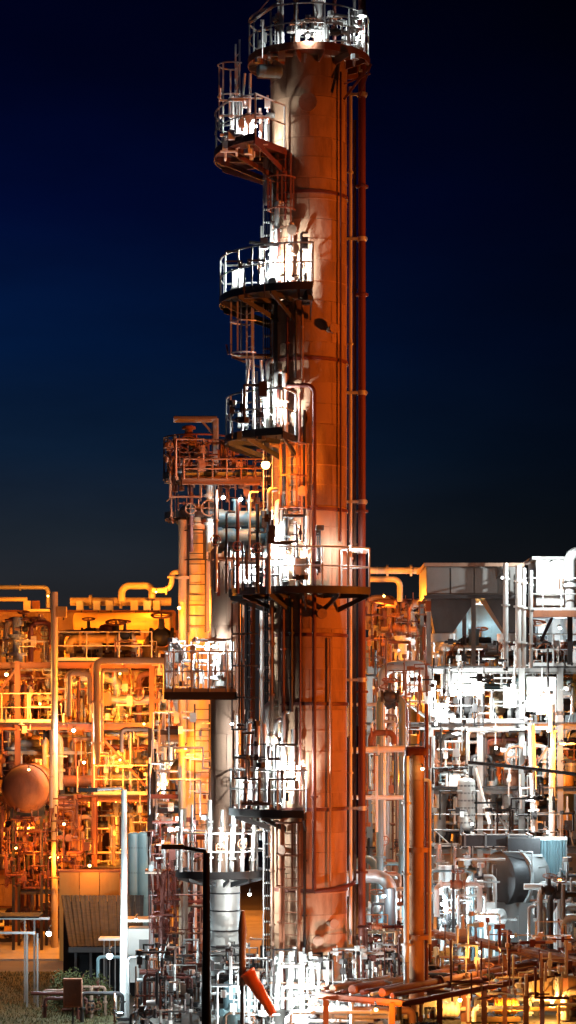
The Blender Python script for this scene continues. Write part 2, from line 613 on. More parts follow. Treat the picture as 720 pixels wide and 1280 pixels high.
def ring_platform(label, cx, cy, z, ri, ro, a0, a1, material='galv', group='platforms on the main column', deckm='dark', post_gap=.75, rail=True, brackets=True, h=1.12, toe=.09):
    c = Vector((cx, cy, z))
    o = thing('platform', label, 'platform', c, group)
    n = max(4, int(abs(a1 - a0) / 7))
    A = [R(a0 + (a1 - a0) * i / n) for i in range(n + 1)]
    vs, fs = [], []
    for a in A:
        u = Vector((math.cos(a), math.sin(a), 0))
        for rr, zz in ((ri, 0), (ro, 0), (ro, -.06), (ri, -.06)):
            vs.append(c + u * rr + Vector((0, 0, zz)))
    for i in range(n):
        b, d = i * 4, i * 4 + 4
        for k in range(4):
            fs.append((b + k, b + (k + 1) % 4, d + (k + 1) % 4, d + k))
    fs += [(3, 2, 1, 0), (n * 4, n * 4 + 1, n * 4 + 2, n * 4 + 3)]
    part('deck', MB().add(vs, fs), deckm, o)

    def arc(rr, zz):
        return [c + Vector((rr * math.cos(a), rr * math.sin(a), zz)) for a in A]
    # edge channel
    mb = MB()
    vs, fs = [], []
    for a in A:
        u = Vector((math.cos(a), math.sin(a), 0))
        for rr, zz in ((ro + .002, toe), (ro + .02, toe), (ro + .02, -.11), (ro + .002, -.11)):
            vs.append(c + u * rr + Vector((0, 0, zz)))
    for i in range(n):
        b, d = i * 4, i * 4 + 4
        for k in range(4):
            fs.append((b + k, b + (k + 1) % 4, d + (k + 1) % 4, d + k))
    part('toe_board', mb.add(vs, fs), deckm, o)
    if rail:
        u0, u1 = [Vector((math.cos(a), math.sin(a), 0)) for a in (A[0], A[-1])]
        full = abs(a1 - a0) > 350
        for nm, hh, r in (('top_rail', h, .027), ('mid_rail', h * .55, .022)):
            pts = arc(ro - .02, hh)
            if not full:
                pts = [c + u0 * (ri + .1) + Vector((0, 0, hh))] + pts + [c + u1 * (ri + .1) + Vector((0, 0, hh))]
            part(nm, MB().tube(pts, r, 6), material, o)
        me = shared('post', material, lambda m: m.cyl((0, 0, 0), (0, 0, 1), 1, n=6))
        L = abs(R(a1 - a0)) * ro
        k = max(2, round(L / post_gap))
        for i in range(k + 1):
            a = R(a0 + (a1 - a0) * i / k)
            inst('post', me, o, c + Vector((math.cos(a), math.sin(a), 0)) * (ro - .02), None, (.026, .026, h))
        if not full:
            for u in (u0, u1):
                inst('post', me, o, c + u * (ri + .1), None, (.026, .026, h))
    if brackets:
        k = max(1, int(abs(a1 - a0) / 26))
        bd = min(.75, (ro - ri) * .5)
        for i in range(k + 1):
            a = R(a0 + (a1 - a0) * (i + .02) / (k + .04))
            u = Vector((math.cos(a), math.sin(a), 0))
            v = Vector((-u.y, u.x, 0)) * .02
            pts = [c + u * ri + Vector((0, 0, -.06)), c + u * (ro - .01) + Vector((0, 0, -.06)), c + u * (ro - .01) + Vector((0, 0, -.18)), c + u * ri + Vector((0, 0, -bd)), c + u * ri + Vector((0, 0, -bd + .14)), c + u * (ro - .35) + Vector((0, 0, -.18)), c + u * ri + Vector((0, 0, -.18))]
            mb = MB()
            m = len(pts)
            mb.add([p - v for p in pts] + [p + v for p in pts],
                   [(i2, (i2 + 1) % m, m + (i2 + 1) % m, m + i2) for i2 in range(m)] +
                   [(0, 1, 2, 5, 6), (2, 3, 4, 5), (m + 6, m + 5, m + 2, m + 1, m), (m + 5, m + 4, m + 3, m + 2)])
            part('bracket', mb, deckm, o)
    return o


def s_globe(mb):
    mb.lathe([(max(.02, math.sin(a)), -math.cos(a)) for a in [math.pi * i / 10 for i in range(11)]], n=16)


def s_cap(mb):
    mb.lathe([(.3, 2.0), (.55, 1.9), (.6, 1.3), (1.25, .75), (1.3, .55), (1.0, .5)][::-1], n=16)


LAMPG = {'white': 'white floodlit lamps around the plant', 'cool': 'cool white lamps around the plant', 'sodium': 'orange sodium lamps around the plant', 'warm': 'warm yellow lamps around the plant', 'deep': 'floodlights on the masts'}
LM = {'white': 1.0, 'cool': 1.0, 'sodium': 1.0, 'warm': 1.0}


def lamp(label, p, kind, power, r=.1, arm=None, name='bulkhead_lamp', soft=.06):
    """a glass globe under a cap on a bracket, with its light inside"""
    p = Vector(p)
    r = .028 + r * .24
    power *= LM[kind]
    o = thing(name, label, 'lamp', p, LAMPG[kind])
    inst('globe', shared('globe', 'g_' + kind, s_globe), o, p, None, (r, r, r))
    inst('cap', shared('cap', 'grey', s_cap), o, p, None, (r * .6, r * .6, r * .85))
    a = Vector(arm) if arm is not None else Vector((0, .7, 0))
    t = p + Vector((0, 0, r * 1.9))
    part('bracket', MB().tube([t, t + Vector((0, .02, .03)), t + a + Vector((0, 0, .03))], .02, 6), 'dark', o)
    ld = bpy.data.lights.new('lamp_light', 'POINT')
    ld.energy = power
    ld.color = LCOL[kind]
    ld.shadow_soft_size = min(soft, r * .7)
    lo = bpy.data.objects.new('lamp_light', ld)
    COL.objects.link(lo)
    lo.parent = o
    return o


def flood(label, p, target, kind, power, size=.3, cone=70, name='floodlight', blend=.6, group=None):
    """a floodlight: finned housing, lens and yoke, its light just before the lens"""
    p, target = Vector(p), Vector(target)
    d = (target - p).normalized()
    q = d.to_track_quat('-Z', 'Y')
    o = thing(name, label, 'lamp', p, group or LAMPG[kind])
    s = size

    def hs(mb):
        mb.box((0, 0, .55), (.5, .4, .2)).box((0, 0, .28), (1.0, .8, .4)).box((0, 0, .05), (1.12, .92, .12))
        for k in range(5):
            mb.box((-.4 + .2 * k, 0, .56), (.04, .7, .2))
    inst('housing', shared('housing', 'grey', hs), o, p + d * -.02, q, (s, s, s))
    inst('lens', shared('lens', 'g_' + kind, lambda mb: mb.box((0, 0, -.03), (.96, .76, .03))), o, p, q, (s, s, s))

    def yk(mb):
        mb.tube([(-.6, 0, .25), (-.6, .75, .35), (.6, .75, .35), (.6, 0, .25)], .04, 6)
    inst('yoke', shared('yoke', 'dark', yk), o, p, q, (s, s, s))
    ld = bpy.data.lights.new('flood_light', 'SPOT')
    ld.energy = power
    ld.color = LCOL[kind]
    ld.spot_size = R(cone)
    ld.spot_blend = blend
    ld.shadow_soft_size = s * .25
    lo = bpy.data.objects.new('flood_light', ld)
    COL.objects.link(lo)
    lo.parent = o
    lo.location = d * (s * .35)
    lo.rotation_mode = 'QUATERNION'
    lo.rotation_quaternion = q
    return o


def frame(label, xs, ys, zs, material='rust', colw=.22, beamw=.2, decks=(), rails=(), braces=(), name='steel_frame', group='steel frames of the plant', railm=None, joists=False):
    """open steel structure: columns, beams, braces, decks and handrails"""
    o = thing(name, label, 'frame', (xs[0], ys[0], 0), group)
    zt = zs[-1]
    for x in xs:
        for y in ys:
            beam('column', (x, y, 0), (x, y, zt + .05), colw, material, o)
    for z in zs:
        for y in ys:
            for a, b in zip(xs, xs[1:]):
                beam('beam', (a + colw / 2, y, z - beamw / 2), (b - colw / 2, y, z - beamw / 2), beamw * .6, material, o, beamw)
        for x in xs:
            for a, b in zip(ys, ys[1:]):
                beam('beam', (x, a + colw / 2, z - beamw / 2), (x, b - colw / 2, z - beamw / 2), beamw * .6, material, o, beamw)
    for (i, j, k) in braces:
        a, b, z0, z1 = xs[i], xs[i + 1], ([0] + list(zs))[j], ([0] + list(zs))[j + 1]
        y = ys[0] + .01
        if k in (0, 2):
            beam('brace', (a, y, z0 + .1), (b, y, z1 - .2), .09, material, o)
        if k in (1, 2):
            beam('brace', (b, y, z0 + .1), (a, y, z1 - .2), .09, material, o)
    for (i0, i1, k) in decks:
        z = zs[k]
        part('deck', MB().box(((xs[i0] + xs[i1]) / 2, (ys[0] + ys[-1]) / 2, z + .03), (xs[i1] - xs[i0] + .3, ys[-1] - ys[0] + .3, .05)), 'dark', o)
    for (i0, i1, k) in rails:
        z = zs[k] + .06
        rail_line(o, [(xs[i0], ys[0] - .13, z), (xs[i1], ys[0] - .13, z)], material=railm or material, gap=1.1)
    return o


def clad_column(name, label, cx, cy, r, z0, z1, material, course=1.15, k=6, cat='column', corem='clad_brown', group=None, a_off=0.0, dome=True, skirt=None):
    o = thing(name, label, cat, (cx, cy, 0), group)
    c = Vector((cx, cy, 0))
    prof = [(r - .035, z0), (r - .035, z1)]
    if dome:
        prof += [(max(.02, a), z1 + b) for a, b in s_dome(r - .035, r * .5)][1:]
    part('core', MB().lathe(prof, c, (0, 0, 1), 36), corem, o, 30)
    n = max(1, round((z1 - z0) / course))
    H = (z1 - z0) / n
    g = .007
    steps = 7

    def pan(mb, half):
        vs, fs = [], []
        aa = [half * (-1 + 2 * i / steps) for i in range(steps + 1)]
        for i, a in enumerate(aa):
            for rr, zz in ((r - .03, g), (r, g), (r + .004, .04), (r, .08), (r, H - g), (r - .03, H - g)):
                vs.append((rr * math.cos(a), rr * math.sin(a), zz))
        for i in range(steps):
            for j in range(6):
                b, d = i * 6, i * 6 + 6
                fs.append((b + j, d + j, d + (j + 1) % 6, b + (j + 1) % 6))
        fs += [tuple(range(6)), tuple(reversed(range(steps * 6, steps * 6 + 6)))]
        mb.add(vs, fs)
    half = math.pi / k - g / r
    me = shared('cladding_panel_%s_%d' % (name, id(o) % 9999), material, lambda mb: pan(mb, half))
    me.name = 'cladding_panel'
    for i in range(n):
        for j in range(k):
            a = 2 * math.pi * (j + .5 * (i % 2) + a_off) / k
            if math.sin(a) > .75:
                continue
            inst('cladding_panel', me, o, c + Vector((0, 0, z0 + i * H)), Quaternion((0, 0, 1), a))
    if name == 'distillation_column':
        bme = shared('strap_band', material, lambda mb: mb.lathe([(r - .01, -.014), (r + .007, -.014), (r + .007, .014), (r - .01, .014)], n=48))
        for i in range(2 * n - 1):
            if i % 2 == 0 or rnd.random() < .6:
                inst('strap_band', bme, o, c + Vector((0, 0, z0 + (i + 1) * H / 2 + rnd.uniform(-.03, .03))))
    if dome:
        part('head', MB().lathe([(r, z1), (r, z1 + .02)] + [(max(.02, a), z1 + .02 + b) for a, b in s_dome(r, r * .5)][1:], c, (0, 0, 1), 36), material, o, 30)
    if skirt:
        zs, sm, rs = skirt
        part('skirt', MB().lathe([(rs, zs), (rs, z0 - .16), (rs + .06, z0 - .14), (rs + .06, z0 - .02)], c, (0, 0, 1), 36), sm, o)
        part('base_ring', MB().lathe([(rs + .18, zs), (rs + .18, zs + .14), (rs + .02, zs + .2)], c, (0, 0, 1), 36), 'dark', o)
    return o


ORDW = ['first', 'second', 'third', 'fourth', 'fifth', 'sixth', 'seventh', 'eighth']


def pol(cx, cy, rr, deg, z):
    return Vector((cx + rr * math.cos(R(deg)), cy + rr * math.sin(R(deg)), z))


def Z(py, d=60.0):
    return CAMZ + (HY - py) * d / FPX


# ------------------------------------------------------------------ ground
g = MB().box((0, 1500, -.4), (4000, 3400, .8))
top('ground', g, 'ground', (0, 0, 0), kind='structure')
PADS = [((.6, .3), (9, 7)), ((-9, 28), (16, 20)), ((13, 22), (16, 26))]
for i, (c, s) in enumerate(PADS):
    top('concrete_pavement', MB().box((c[0], c[1], .02 + .004 * i), (s[0], s[1], .06)), 'concrete', (c[0], c[1], 0), kind='structure')
top('lawn', MB().box((-12.3, 7.2, .02), (15.0, 14.0, .05)), 'lawn', (-12, 7, 0), kind='structure')
mb = MB()
for i in range(9000):
    x, y = rnd.uniform(-9.6, -5.0), rnd.uniform(.4, 14)
    h, a = rnd.uniform(.03, .10), rnd.uniform(0, 6.28)
    dx, dy = .012 * math.cos(a), .012 * math.sin(a)
    mb.add([(x - dx, y - dy, .045), (x + dx, y + dy, .045), (x + rnd.uniform(-.04, .04), y + rnd.uniform(-.04, .04), .045 + h)], [(0, 1, 2)])
top('grass', mb, 'lawn', (-7, 7, 0), 'short olive grass on the open plot by the white shelter', 'grass', kind='stuff')

# ------------------------------------------------------------------ main column
TX, TY, TR = W(386, 0, 60).x, 0.0, 1.04
top_z = Z(82)
tower = clad_column('distillation_column', 'tallest column, rust orange cladding, rising above everything else', TX, TY, TR, Z(1190), top_z, 'clad', 1.12, 5, skirt=(0.08, 'clad_pale', TR - .02), a_off=.25)
for py in (250, 455, 640, 795, 880, 1010, 1110):
    part('stiffener_ring', MB().lathe([(TR, -.05), (TR + .035, -.04), (TR + .035, .04), (TR, .05)], (TX, TY, Z(py)), (0, 0, 1), 40), 'maroon', tower)
# manways and nozzles on the shell
for py, deg in ((142, 268), (530, 255), (965, 246)):
    p = pol(TX, TY, TR, deg, Z(py))
    u = pol(0, 0, 1, deg, 0)
    mw = part('manway', MB().cyl(p - u * .1, p + u * .06, .2, n=20), 'clad', tower)
    x = inst('cover', shared('cover', 'clad_brown', s_flange), mw, p + u * .08, u.to_track_quat('Z', 'Y'), (.25, .25, .05))
for py, deg in ((300, 250), (345, 236), (420, 300), (560, 214), (620, 262), (705, 248), (770, 285), (925, 226), (1060, 236), (1150, 300), (1170, 280)):
    p = pol(TX, TY, TR, deg, Z(py))
    u = pol(0, 0, 1, deg, 0)
    nz = part('nozzle', MB().cyl(p - u * .1, p + u * .28, .075, n=12), 'clad_brown', tower)
    inst('flange', shared('flange', 'clad_brown', s_flange), nz, p + u * .28, u.to_track_quat('Z', 'Y'), (.14, .14, .06))

RP = 2.42
PLAT = [  # label, py of deck, ri, ro, a0, a1
    ('topmost round platform with white railing around the head of the tall column', 79, TR + .03, 1.64, 150, 392),
    ('highest side platform jutting off the tall column under its top deck', 196, TR + .03, 2.56, 158, 236),
    ('curved platform around a glaring white lamp, upper third of the tall column', 378, TR + .03, 2.42, 165, 272),
    ('short curved platform above the orange star-bright lamp on the tall column', 551, TR + .03, 2.26, 165, 252),
    ('widest curved platform wrapping the middle of the tall column', 742, TR + .03, 2.16, 162, 318),
    ('floodlit curved platform low on the tall column over the white pipes', 1013, TR + .03, 2.16, 170, 266),
]
for lab, py, ri, ro, a0, a1 in PLAT:
    ring_platform(lab, TX, TY, Z(py), ri, ro, a0, a1, deckm='rust' if py == 79 else ('maroon' if py == 196 else 'dark'))
# small bracket shelf
sh = thing('bracket_shelf', 'small dark steel shelf sticking out of the tall column between two platforms', 'bracket', pol(TX, TY, TR, 190, Z(447)))
a = pol(TX, TY, TR + .02, 190, Z(447))
b = pol(TX, TY, 2.1, 188, Z(447))
part('deck', MB().box((a + b) / 2, ((b - a).length, .5, .05), math.atan2(b.y - a.y, b.x - a.x)), 'maroon', sh)
beam('strut', a + Vector((0, 0, -.4)), b + Vector((0, 0, -.03)), .05, 'maroon', sh, sec='box')
beam('strut', b + Vector((-.1, 0, .03)), b + Vector((-.15, 0, .3)), .05, 'maroon', sh, sec='box')

# ladders
def tladder(label, deg, rr, py0, py1, face=None, cage=True, m='galv'):
    p = pol(TX, TY, rr, deg, 0)
    return ladder(label, p, Z(py0), Z(py1), R(face if face is not None else deg), m, 'caged ladders of the tall column', cage)


tladder('caged ladder hanging beside the topmost platform of the tall column', 196, 2.0, 196, 60, 196)
tladder('caged ladder up the dark front flank between the two highest side platforms', 238, TR + .22, 372, 205, 238, m='rust')
tladder('caged ladder rising to the lamp-lit platform in the upper third', 205, 1.75, 545, 372, 205)
tladder('caged ladder climbing from the widest platform towards the star-bright lamp', 252, TR + .25, 738, 555, 252, m='rust')
tladder('long dark caged ladder hanging below the widest platform', 207, 1.75, 1008, 738, 207, m='dark')
tladder('rusty caged ladder down the base of the tall column', 248, TR + .25, 1200, 1020, 248, m='rust')

# pipes on the column
def vp(label, deg, rr, py0, py1, r, m, tail=None, **k):
    p0, p1 = pol(TX, TY, rr, deg, Z(py0)), pol(TX, TY, rr, deg, Z(py1))
    pts = [p0, p1]
    if tail == 'in':
        pts.append(pol(TX, TY, TR - .05, deg, Z(py1)))
    if tail == 'in2':
        pts = [pol(TX, TY, TR - .05, deg, Z(py0))] + pts
    if tail == 'both':
        pts = [pol(TX, TY, TR - .05, deg, Z(py0))] + pts + [pol(TX, TY, TR - .05, deg, Z(py1))]
    return pipe(label, pts, r, m, 'pipes clamped along the tall column', **k)


# overhead line: up from the head, over, and down the far flank
zt = Z(-70)
pipe('thick maroon overhead line looping off the head and down the flank of the tall column',
     [(TX + .2, TY - .1, top_z + .4), (TX + .2, TY - .1, zt), (TX + 1.44, TY - .1, zt), (TX + 1.44, TY - .1, Z(1240))], .105, 'maroon', 'pipes clamped along the tall column', flanges=(.02, .13, .33, .42, .6, .75, .9), bands=0)
pipe('bright thin pipe close beside the flank of the tall column', [(TX + 1.13, TY - .12, Z(110)), (TX + 1.13, TY - .12, Z(1180))], .05, 'galv', 'pipes clamped along the tall column', flanges=(.1, .3, .55, .8))
pipe('slim rusty pipe between the bright pipe and the maroon overhead line', [(TX + 1.25, TY + .02, Z(150)), (TX + 1.25, TY + .02, Z(1210))], .045, 'rust', 'pipes clamped along the tall column', flanges=(.2, .5, .7))
# pipe clamps on the flank
for i, py in enumerate((120, 300, 492, 628, 690, 850, 1010)):
    c = thing('pipe_clamp', ['uppermost', 'second', 'third', 'fourth', 'fifth', 'sixth', 'lowest'][i] + ' steel clamp down the pipes on the flank of the tall column', 'clamp', (TX + 1.0, TY - .12, Z(py)), 'clamps holding the flank pipes')
    part('arm', MB().box((TX + 1.28, TY - .16, Z(py)), (.62, .06, .07)), 'galv', c)
    part('strap', MB().lathe([(.13, -.06), (.13, .06)], (TX + 1.44, TY - .1, Z(py)), (0, 0, 1), 14), 'galv', c)
# top hamper
pipe('bright white vent pipe standing on the topmost platform', [W(398, 62, 59), W(398, -60, 59)], .12, 'white', 'pipes on the topmost platform', flanges=(.15, .5))
for i, (px, r, m) in enumerate(((349, .05, 'white'), (370, .07, 'rust'), (418, .05, 'maroon'), (443, .045, 'galv'))):
    pipe(['slim white', 'rusty', 'maroon', 'thin pale'][i] + ' upright pipe on the topmost platform', [W(px, 70, 59.2 + .3 * i), W(px, -50, 59.2 + .3 * i)], r, m, 'pipes on the topmost platform', flanges=(.3, .6), valves=((.28,) if i in (0, 1) else ()))
pipe('bent pipe with valves low across the topmost platform', [W(372, 62, 58.9), W(372, 40, 58.9), W(436, 40, 58.9), W(436, 62, 58.9)], .06, 'galv', 'pipes on the topmost platform', valves=(.35, .65))
dv = thing('davit', 'slanted hoist arm above the topmost platform of the tall column', 'hoist', W(352, 70, 58.7))
beam('mast', W(352, 74, 58.7), W(352, -30, 58.7), .06, 'galv', dv, sec='round')
beam('boom', W(352, 0, 58.7), W(312, 28, 58.7), .05, 'galv', dv, sec='round')
beam('tie', W(352, -20, 58.7), W(312, 28, 58.7), .02, 'galv', dv, sec='round')
drum('small teal tank tucked beneath the topmost platform', W(337, 76, 58.8) + Vector((0, 0, -.28)), (1, 0.2, 0), .17, .55, 'teal', bands=2, nozzles=1)
br = thing('lattice_bracket', 'slanting rusty strut sticking out beneath the topmost platform rim', 'bracket', W(432, 125, 59))
beam('strut', W(430, 124, 59), W(464, 80, 59), .06, 'rust', br, sec='box')
beam('strut', W(430, 105, 59), W(463, 92, 59), .04, 'rust', br, sec='box')
beam('strut', W(449, 122, 59), W(464, 80, 59), .04, 'rust', br, sec='box')

# pipes on the lamp-lit flank, in view between the platforms
vp('dark pipe from the lamp-lit upper platform down to the bent maroon pipe', 222, TR + .16, 372, 492, .05, 'dark', flanges=(.3,))
bp = [pol(TX, TY, TR + .16, 222, Z(492)), pol(TX, TY, TR + .2, 246, Z(490)), pol(TX, TY, TR + .2, 276, Z(490)), pol(TX, TY, TR + .2, 276, Z(1108))]
pipe('long dark maroon pipe bent onto the front of the tall column', bp, .06, 'maroon', 'pipes clamped along the tall column', flanges=(.3, .5, .66, .83), bend=.2)
pipe('dark pipe curving round the base of the tall column to the flank', [pol(TX, TY, TR + .2, 276 + k * 10, Z(1110 - k)) for k in range(9)], .055, 'maroon', 'pipes clamped along the tall column')
SP = [  # deg, extra, py0, py1, r, mat, words
    (205, .22, 150, 262, .07, 'galv', 'pale stub pipe behind the highest side platform'),
    (228, .25, 262, 372, .075, 'white', 'thick white pipe in the glare of the upper lamp platform'),
    (216, .2, 285, 372, .05, 'white', 'thin white pipe in the glare of the upper lamp platform'),
    (246, .22, 300, 368, .05, 'galv', 'short pale pipe at the edge of the upper lamp glare'),
    (212, .28, 455, 550, .07, 'white', 'white pipe rising behind the short curved platform'),
    (224, .2, 470, 546, .06, 'white', 'second white pipe rising behind the short curved platform'),
    (234, .2, 556, 735, .06, 'galv', 'pale pipe dropping from the short platform to the widest one'),
    (258, .18, 500, 640, .035, 'maroon', 'thin maroon pipe beside the bent maroon pipe'),
    (264, .16, 520, 735, .04, 'dark', 'thin dark pipe inside the bend of the maroon pipe'),
    (216, .3, 640, 740, .09, 'white', 'thick white pipe standing on the widest platform'),
    (226, .22, 630, 740, .06, 'white', 'slim white pipe standing on the widest platform'),
    (242, .3, 650, 738, .075, 'galv', 'pale pipe in the middle of the widest platform'),
    (236, .2, 746, 930, .05, 'maroon', 'maroon pipe running down under the widest platform'),
    (222, .3, 750, 915, .065, 'clad_brown', 'brown pipe running down under the widest platform'),
    (214, .35, 880, 1010, .085, 'white', 'thick white pipe behind the low floodlit platform'),
    (226, .25, 900, 1008, .06, 'white', 'slim white pipe behind the low floodlit platform'),
    (238, .25, 890, 1008, .055, 'galv', 'pale pipe at the edge of the low floodlit platform'),
    (256, .18, 1020, 1195, .06, 'clad_brown', 'brown pipe down the base of the column beside its ladder'),
    (233, .2, 1020, 1195, .07, 'rust', 'rusty pipe down the base of the column by the dark lamp post'),
    (222, .28, 1025, 1200, .05, 'clad_brown', 'slim brown pipe at the shadowed base of the tall column'),
    (300, .1, 800, 1105, .03, 'clad', 'hair-thin orange conduit on the bare front of the column'),
    (318, .1, 100, 680, .028, 'maroon', 'hair-thin maroon conduit high on the front of the column'),
]
for deg, ex, a, b, r, m, w in SP:
    vp(w, deg, TR + ex, b, a, r, m, tail='in' if r > .045 else None, flanges=(.25, .6) if r > .045 else ())
# pipes leaning out to the short platform
for i, (x0, x1) in enumerate(((302, 312), (318, 316), (333, 326))):
    pipe(['outermost', 'middle', 'innermost'][i] + ' of three white hanger pipes fanning down to the short platform', [W(x0, 545, 58.6 + .3 * i), W(x1, 450, 59.2)], .038, 'white', 'hanger pipes of the short platform')
for i, (x0, x1) in enumerate(((298, 306), (311, 313))):
    pipe(['outer', 'inner'][i] + ' white hanger pipe between topmost and highest side platform', [W(x0, 185, 58.8 + .4 * i), W(x1, 92, 59.2)], .036, 'white', 'hanger pipes under the top')
# white fans of pipes at the foot of the column
for i, (x0, x1, r) in enumerate(((346, 352, .07), (362, 364, .09), (378, 377, .08), (392, 388, .05))):
    pipe(['first', 'second', 'third', 'fourth'][i] + ' white pipe of the fan at the column foot, counted from the windsock', [W(x0, 1262, 58.3 + .1 * i), W(x0, 1240, 58.3 + .1 * i), W(x1, 1190, 58.6)], r, 'white', 'white pipes at the foot of the tall column', flanges=(.2, .8))
for i, (x0, x1, r) in enumerate(((306, 312, .06), (318, 322, .07), (333, 330, .06))):
    pipe(['outer', 'middle', 'inner'][i] + ' white pipe under the low floodlit platform', [W(x0, 1010, 58.3 + .1 * i), W(x1, 905, 58.8)], r, 'white', 'white pipes on the low floodlit platform', flanges=(.3,))

# risers standing in the light of each lamp platform
grpR = 'risers in the light of the lamp platforms'
for nm, ya, yb, xs in (('upper lamp platform', 366, 268, (326, 339, 349, 363, 376)), ('short curved platform', 545, 462, (322, 336, 346, 357)), ('widest platform', 735, 628, (300, 318, 331, 343, 358, 370, 382)),
                       ('low floodlit platform', 1005, 893, (296, 309, 321, 337, 350, 366)), ('column foot', 1262, 1188, (334, 345, 357, 370, 381, 398, 408))):
    for i, px in enumerate(xs):
        off = (px - 386) / 46.0
        rr = TR + (.16 if i % 2 else .3)
        yy = -math.sqrt(max(.02, rr * rr - off * off)) if abs(off) < rr else .1
        d = 60 + yy + rnd.uniform(-.05, .05)
        r = (.03, .055, .04, .07, .035, .05, .045)[i]
        y1 = yb + rnd.uniform(-6, 30)
        pts = [W(px, ya, d), W(px + rnd.uniform(-2, 2), y1, d)]
        if i % 3 == 1:
            pts.append(W(px + 9, y1, d + .35))
        pipe(f'{ORDW[i]} riser on the {nm}, counted from the outer railing', pts, r, ('white', 'galv', 'maroon', 'white', 'dark', 'galv', 'white')[i], grpR, flanges=(.2, .55), valves=(.35,) if i % 2 == 0 else (), name='riser_pipe')
# vertical cable ladder down the shaded flank
for i, (ya, yb) in enumerate(((372, 200), (545, 384), (735, 556), (1005, 748), (1240, 1020))):
    c = pol(TX, TY, TR + .14, 200, 0)
    ct = thing('cable_tray', ORDW[i] + ' length of upright cable tray down the shaded flank, counted from the top', 'cable tray', (c.x, c.y, Z(ya)), 'cable trays on the tall column')
    for k in (-.12, .12):
        beam('side_rail', (c.x + k, c.y, Z(ya)), (c.x + k, c.y, Z(yb)), .03, 'galv', ct, .09, 'box')
    nr = int((Z(yb) - Z(ya)) / .35)
    for k in range(nr):
        beam('rung', (c.x - .12, c.y, Z(ya) + .2 + .35 * k), (c.x + .12, c.y, Z(ya) + .2 + .35 * k), .03, 'galv', ct, .03, 'box')
    for k in range(3):
        beam('cable', (c.x - .06 + .06 * k, c.y - .03, Z(ya)), (c.x - .06 + .06 * k, c.y - .03, Z(yb)), .014, 'black', ct, sec='round')

for i, (deg, ya, yb, r, m) in enumerate(((236, 285, 205, .035, 'maroon'), (252, 480, 385, .03, 'dark'), (240, 545, 390, .045, 'maroon'), (261, 488, 388, .028, 'clad_brown'), (246, 890, 752, .05, 'dark'), (258, 1005, 752, .035, 'maroon'), (228, 895, 752, .05, 'clad_brown'), (264, 1190, 1022, .04, 'dark'))):
    vp(['dark maroon pipe under the highest side platform', 'hair-thin dark pipe above the bent maroon pipe', 'maroon pipe dropping from the upper lamp platform', 'thin brown pipe reaching down to the bend of the maroon pipe',
        'dark pipe straight down below the widest platform', 'long thin maroon pipe below the widest platform', 'stout brown pipe below the outer half of the widest platform', 'dark thin pipe down the base of the tall column'][i], deg, TR + .12, ya, yb, r, m, flanges=(.3, .7))

# equipment boxes and drums standing on platforms
def junction_box(label, p, s=(.3, .15, .4), m='white', group='junction boxes on the structures', post=None):
    p = Vector(p)
    o = thing('junction_box', label, 'box', p, group)
    part('enclosure', MB().box(p, s), m, o)
    part('door', MB().box(p + Vector((0, -s[1] / 2 - .008, 0)), (s[0] * .86, .016, s[2] * .88)), m, o)
    part('gland', MB().cyl(p + Vector((s[0] * .2, 0, -s[2] / 2 - .1)), p + Vector((s[0] * .2, 0, -s[2] / 2)), .03, n=8), 'dark', o)
    if post:
        beam('stand', p + Vector((0, .02, -s[2] / 2 - post)), p + Vector((0, .02, -s[2] / 2)), .05, 'dark', o, sec='box')
    return o


junction_box('white control cabinet standing on the widest platform', pol(TX, TY, 1.8, 262, Z(742) + .55), (.3, .2, .55), 'white', post=.25)
junction_box('white cabinet at the outer end of the widest platform', pol(TX, TY, 1.85, 196, Z(742) + .6), (.4, .25, .7), 'white', post=.2)
junction_box('white box at the outer end of the upper lamp platform', pol(TX, TY, 2.0, 198, Z(378) + .5), (.35, .25, .5), 'white', post=.25)
junction_box('white cabinet at the outer end of the low floodlit platform', pol(TX, TY, 1.8, 198, Z(1013) + .6), (.35, .25, .6), 'white', post=.25)
junction_box('pale box on the short curved platform', pol(TX, TY, 1.85, 196, Z(551) + .5), (.3, .2, .45), 'galv', post=.25)
junction_box('pale box on the highest side platform', pol(TX, TY, 1.8, 205, Z(196) + .5), (.3, .2, .5), 'white', post=.25)

LM.update(white=11.5, sodium=4.5)
# ------------------------------------------------------------------ lamps on the main column
lamp('white lamp on the topmost platform beside the vent pipe', W(385, 45, 58.3), 'white', 14, .07)
lamp('white lamp at the far rim of the topmost platform', W(452, 40, 59.4), 'white', 12, .06)
lamp('white lamp glowing on the highest side platform', W(319, 158, 58.6), 'white', 18, .09)
lamp('glaring white lamp on the curved platform in the upper third', pol(TX, TY, 1.42, 246, Z(340)), 'white', 62, .11)
lamp('second white lamp on the platform in the upper third', pol(TX, TY, 1.5, 214, Z(345)), 'white', 45, .07)
lamp('white lamp above the short curved platform', pol(TX, TY, 1.4, 236, Z(512)), 'white', 45, .09)
lamp('orange star-bright sodium lamp under the short curved platform', W(332, 581, 57.9), 'sodium', 130, .36)
lamp('white lamp in the middle of the widest platform', pol(TX, TY, 1.42, 252, Z(704)), 'white', 62, .1)
lamp('second white lamp on the widest platform by its outer cabinet', pol(TX, TY, 1.75, 212, Z(700)), 'white', 90, .09)
lamp('third white lamp set above the widest platform close to the column', pol(TX, TY, 1.42, 230, Z(668)), 'white', 60, .07)
lamp('tiny white lamp at the flank pipes on the widest platform', W(437, 684, 58.7), 'white', 9, .08)
lamp('white lamp on the low floodlit platform', pol(TX, TY, 1.42, 246, Z(958)), 'white', 62, .1)
lamp('second white lamp on the low floodlit platform by its cabinet', pol(TX, TY, 1.5, 220, Z(935)), 'white', 45, .07)
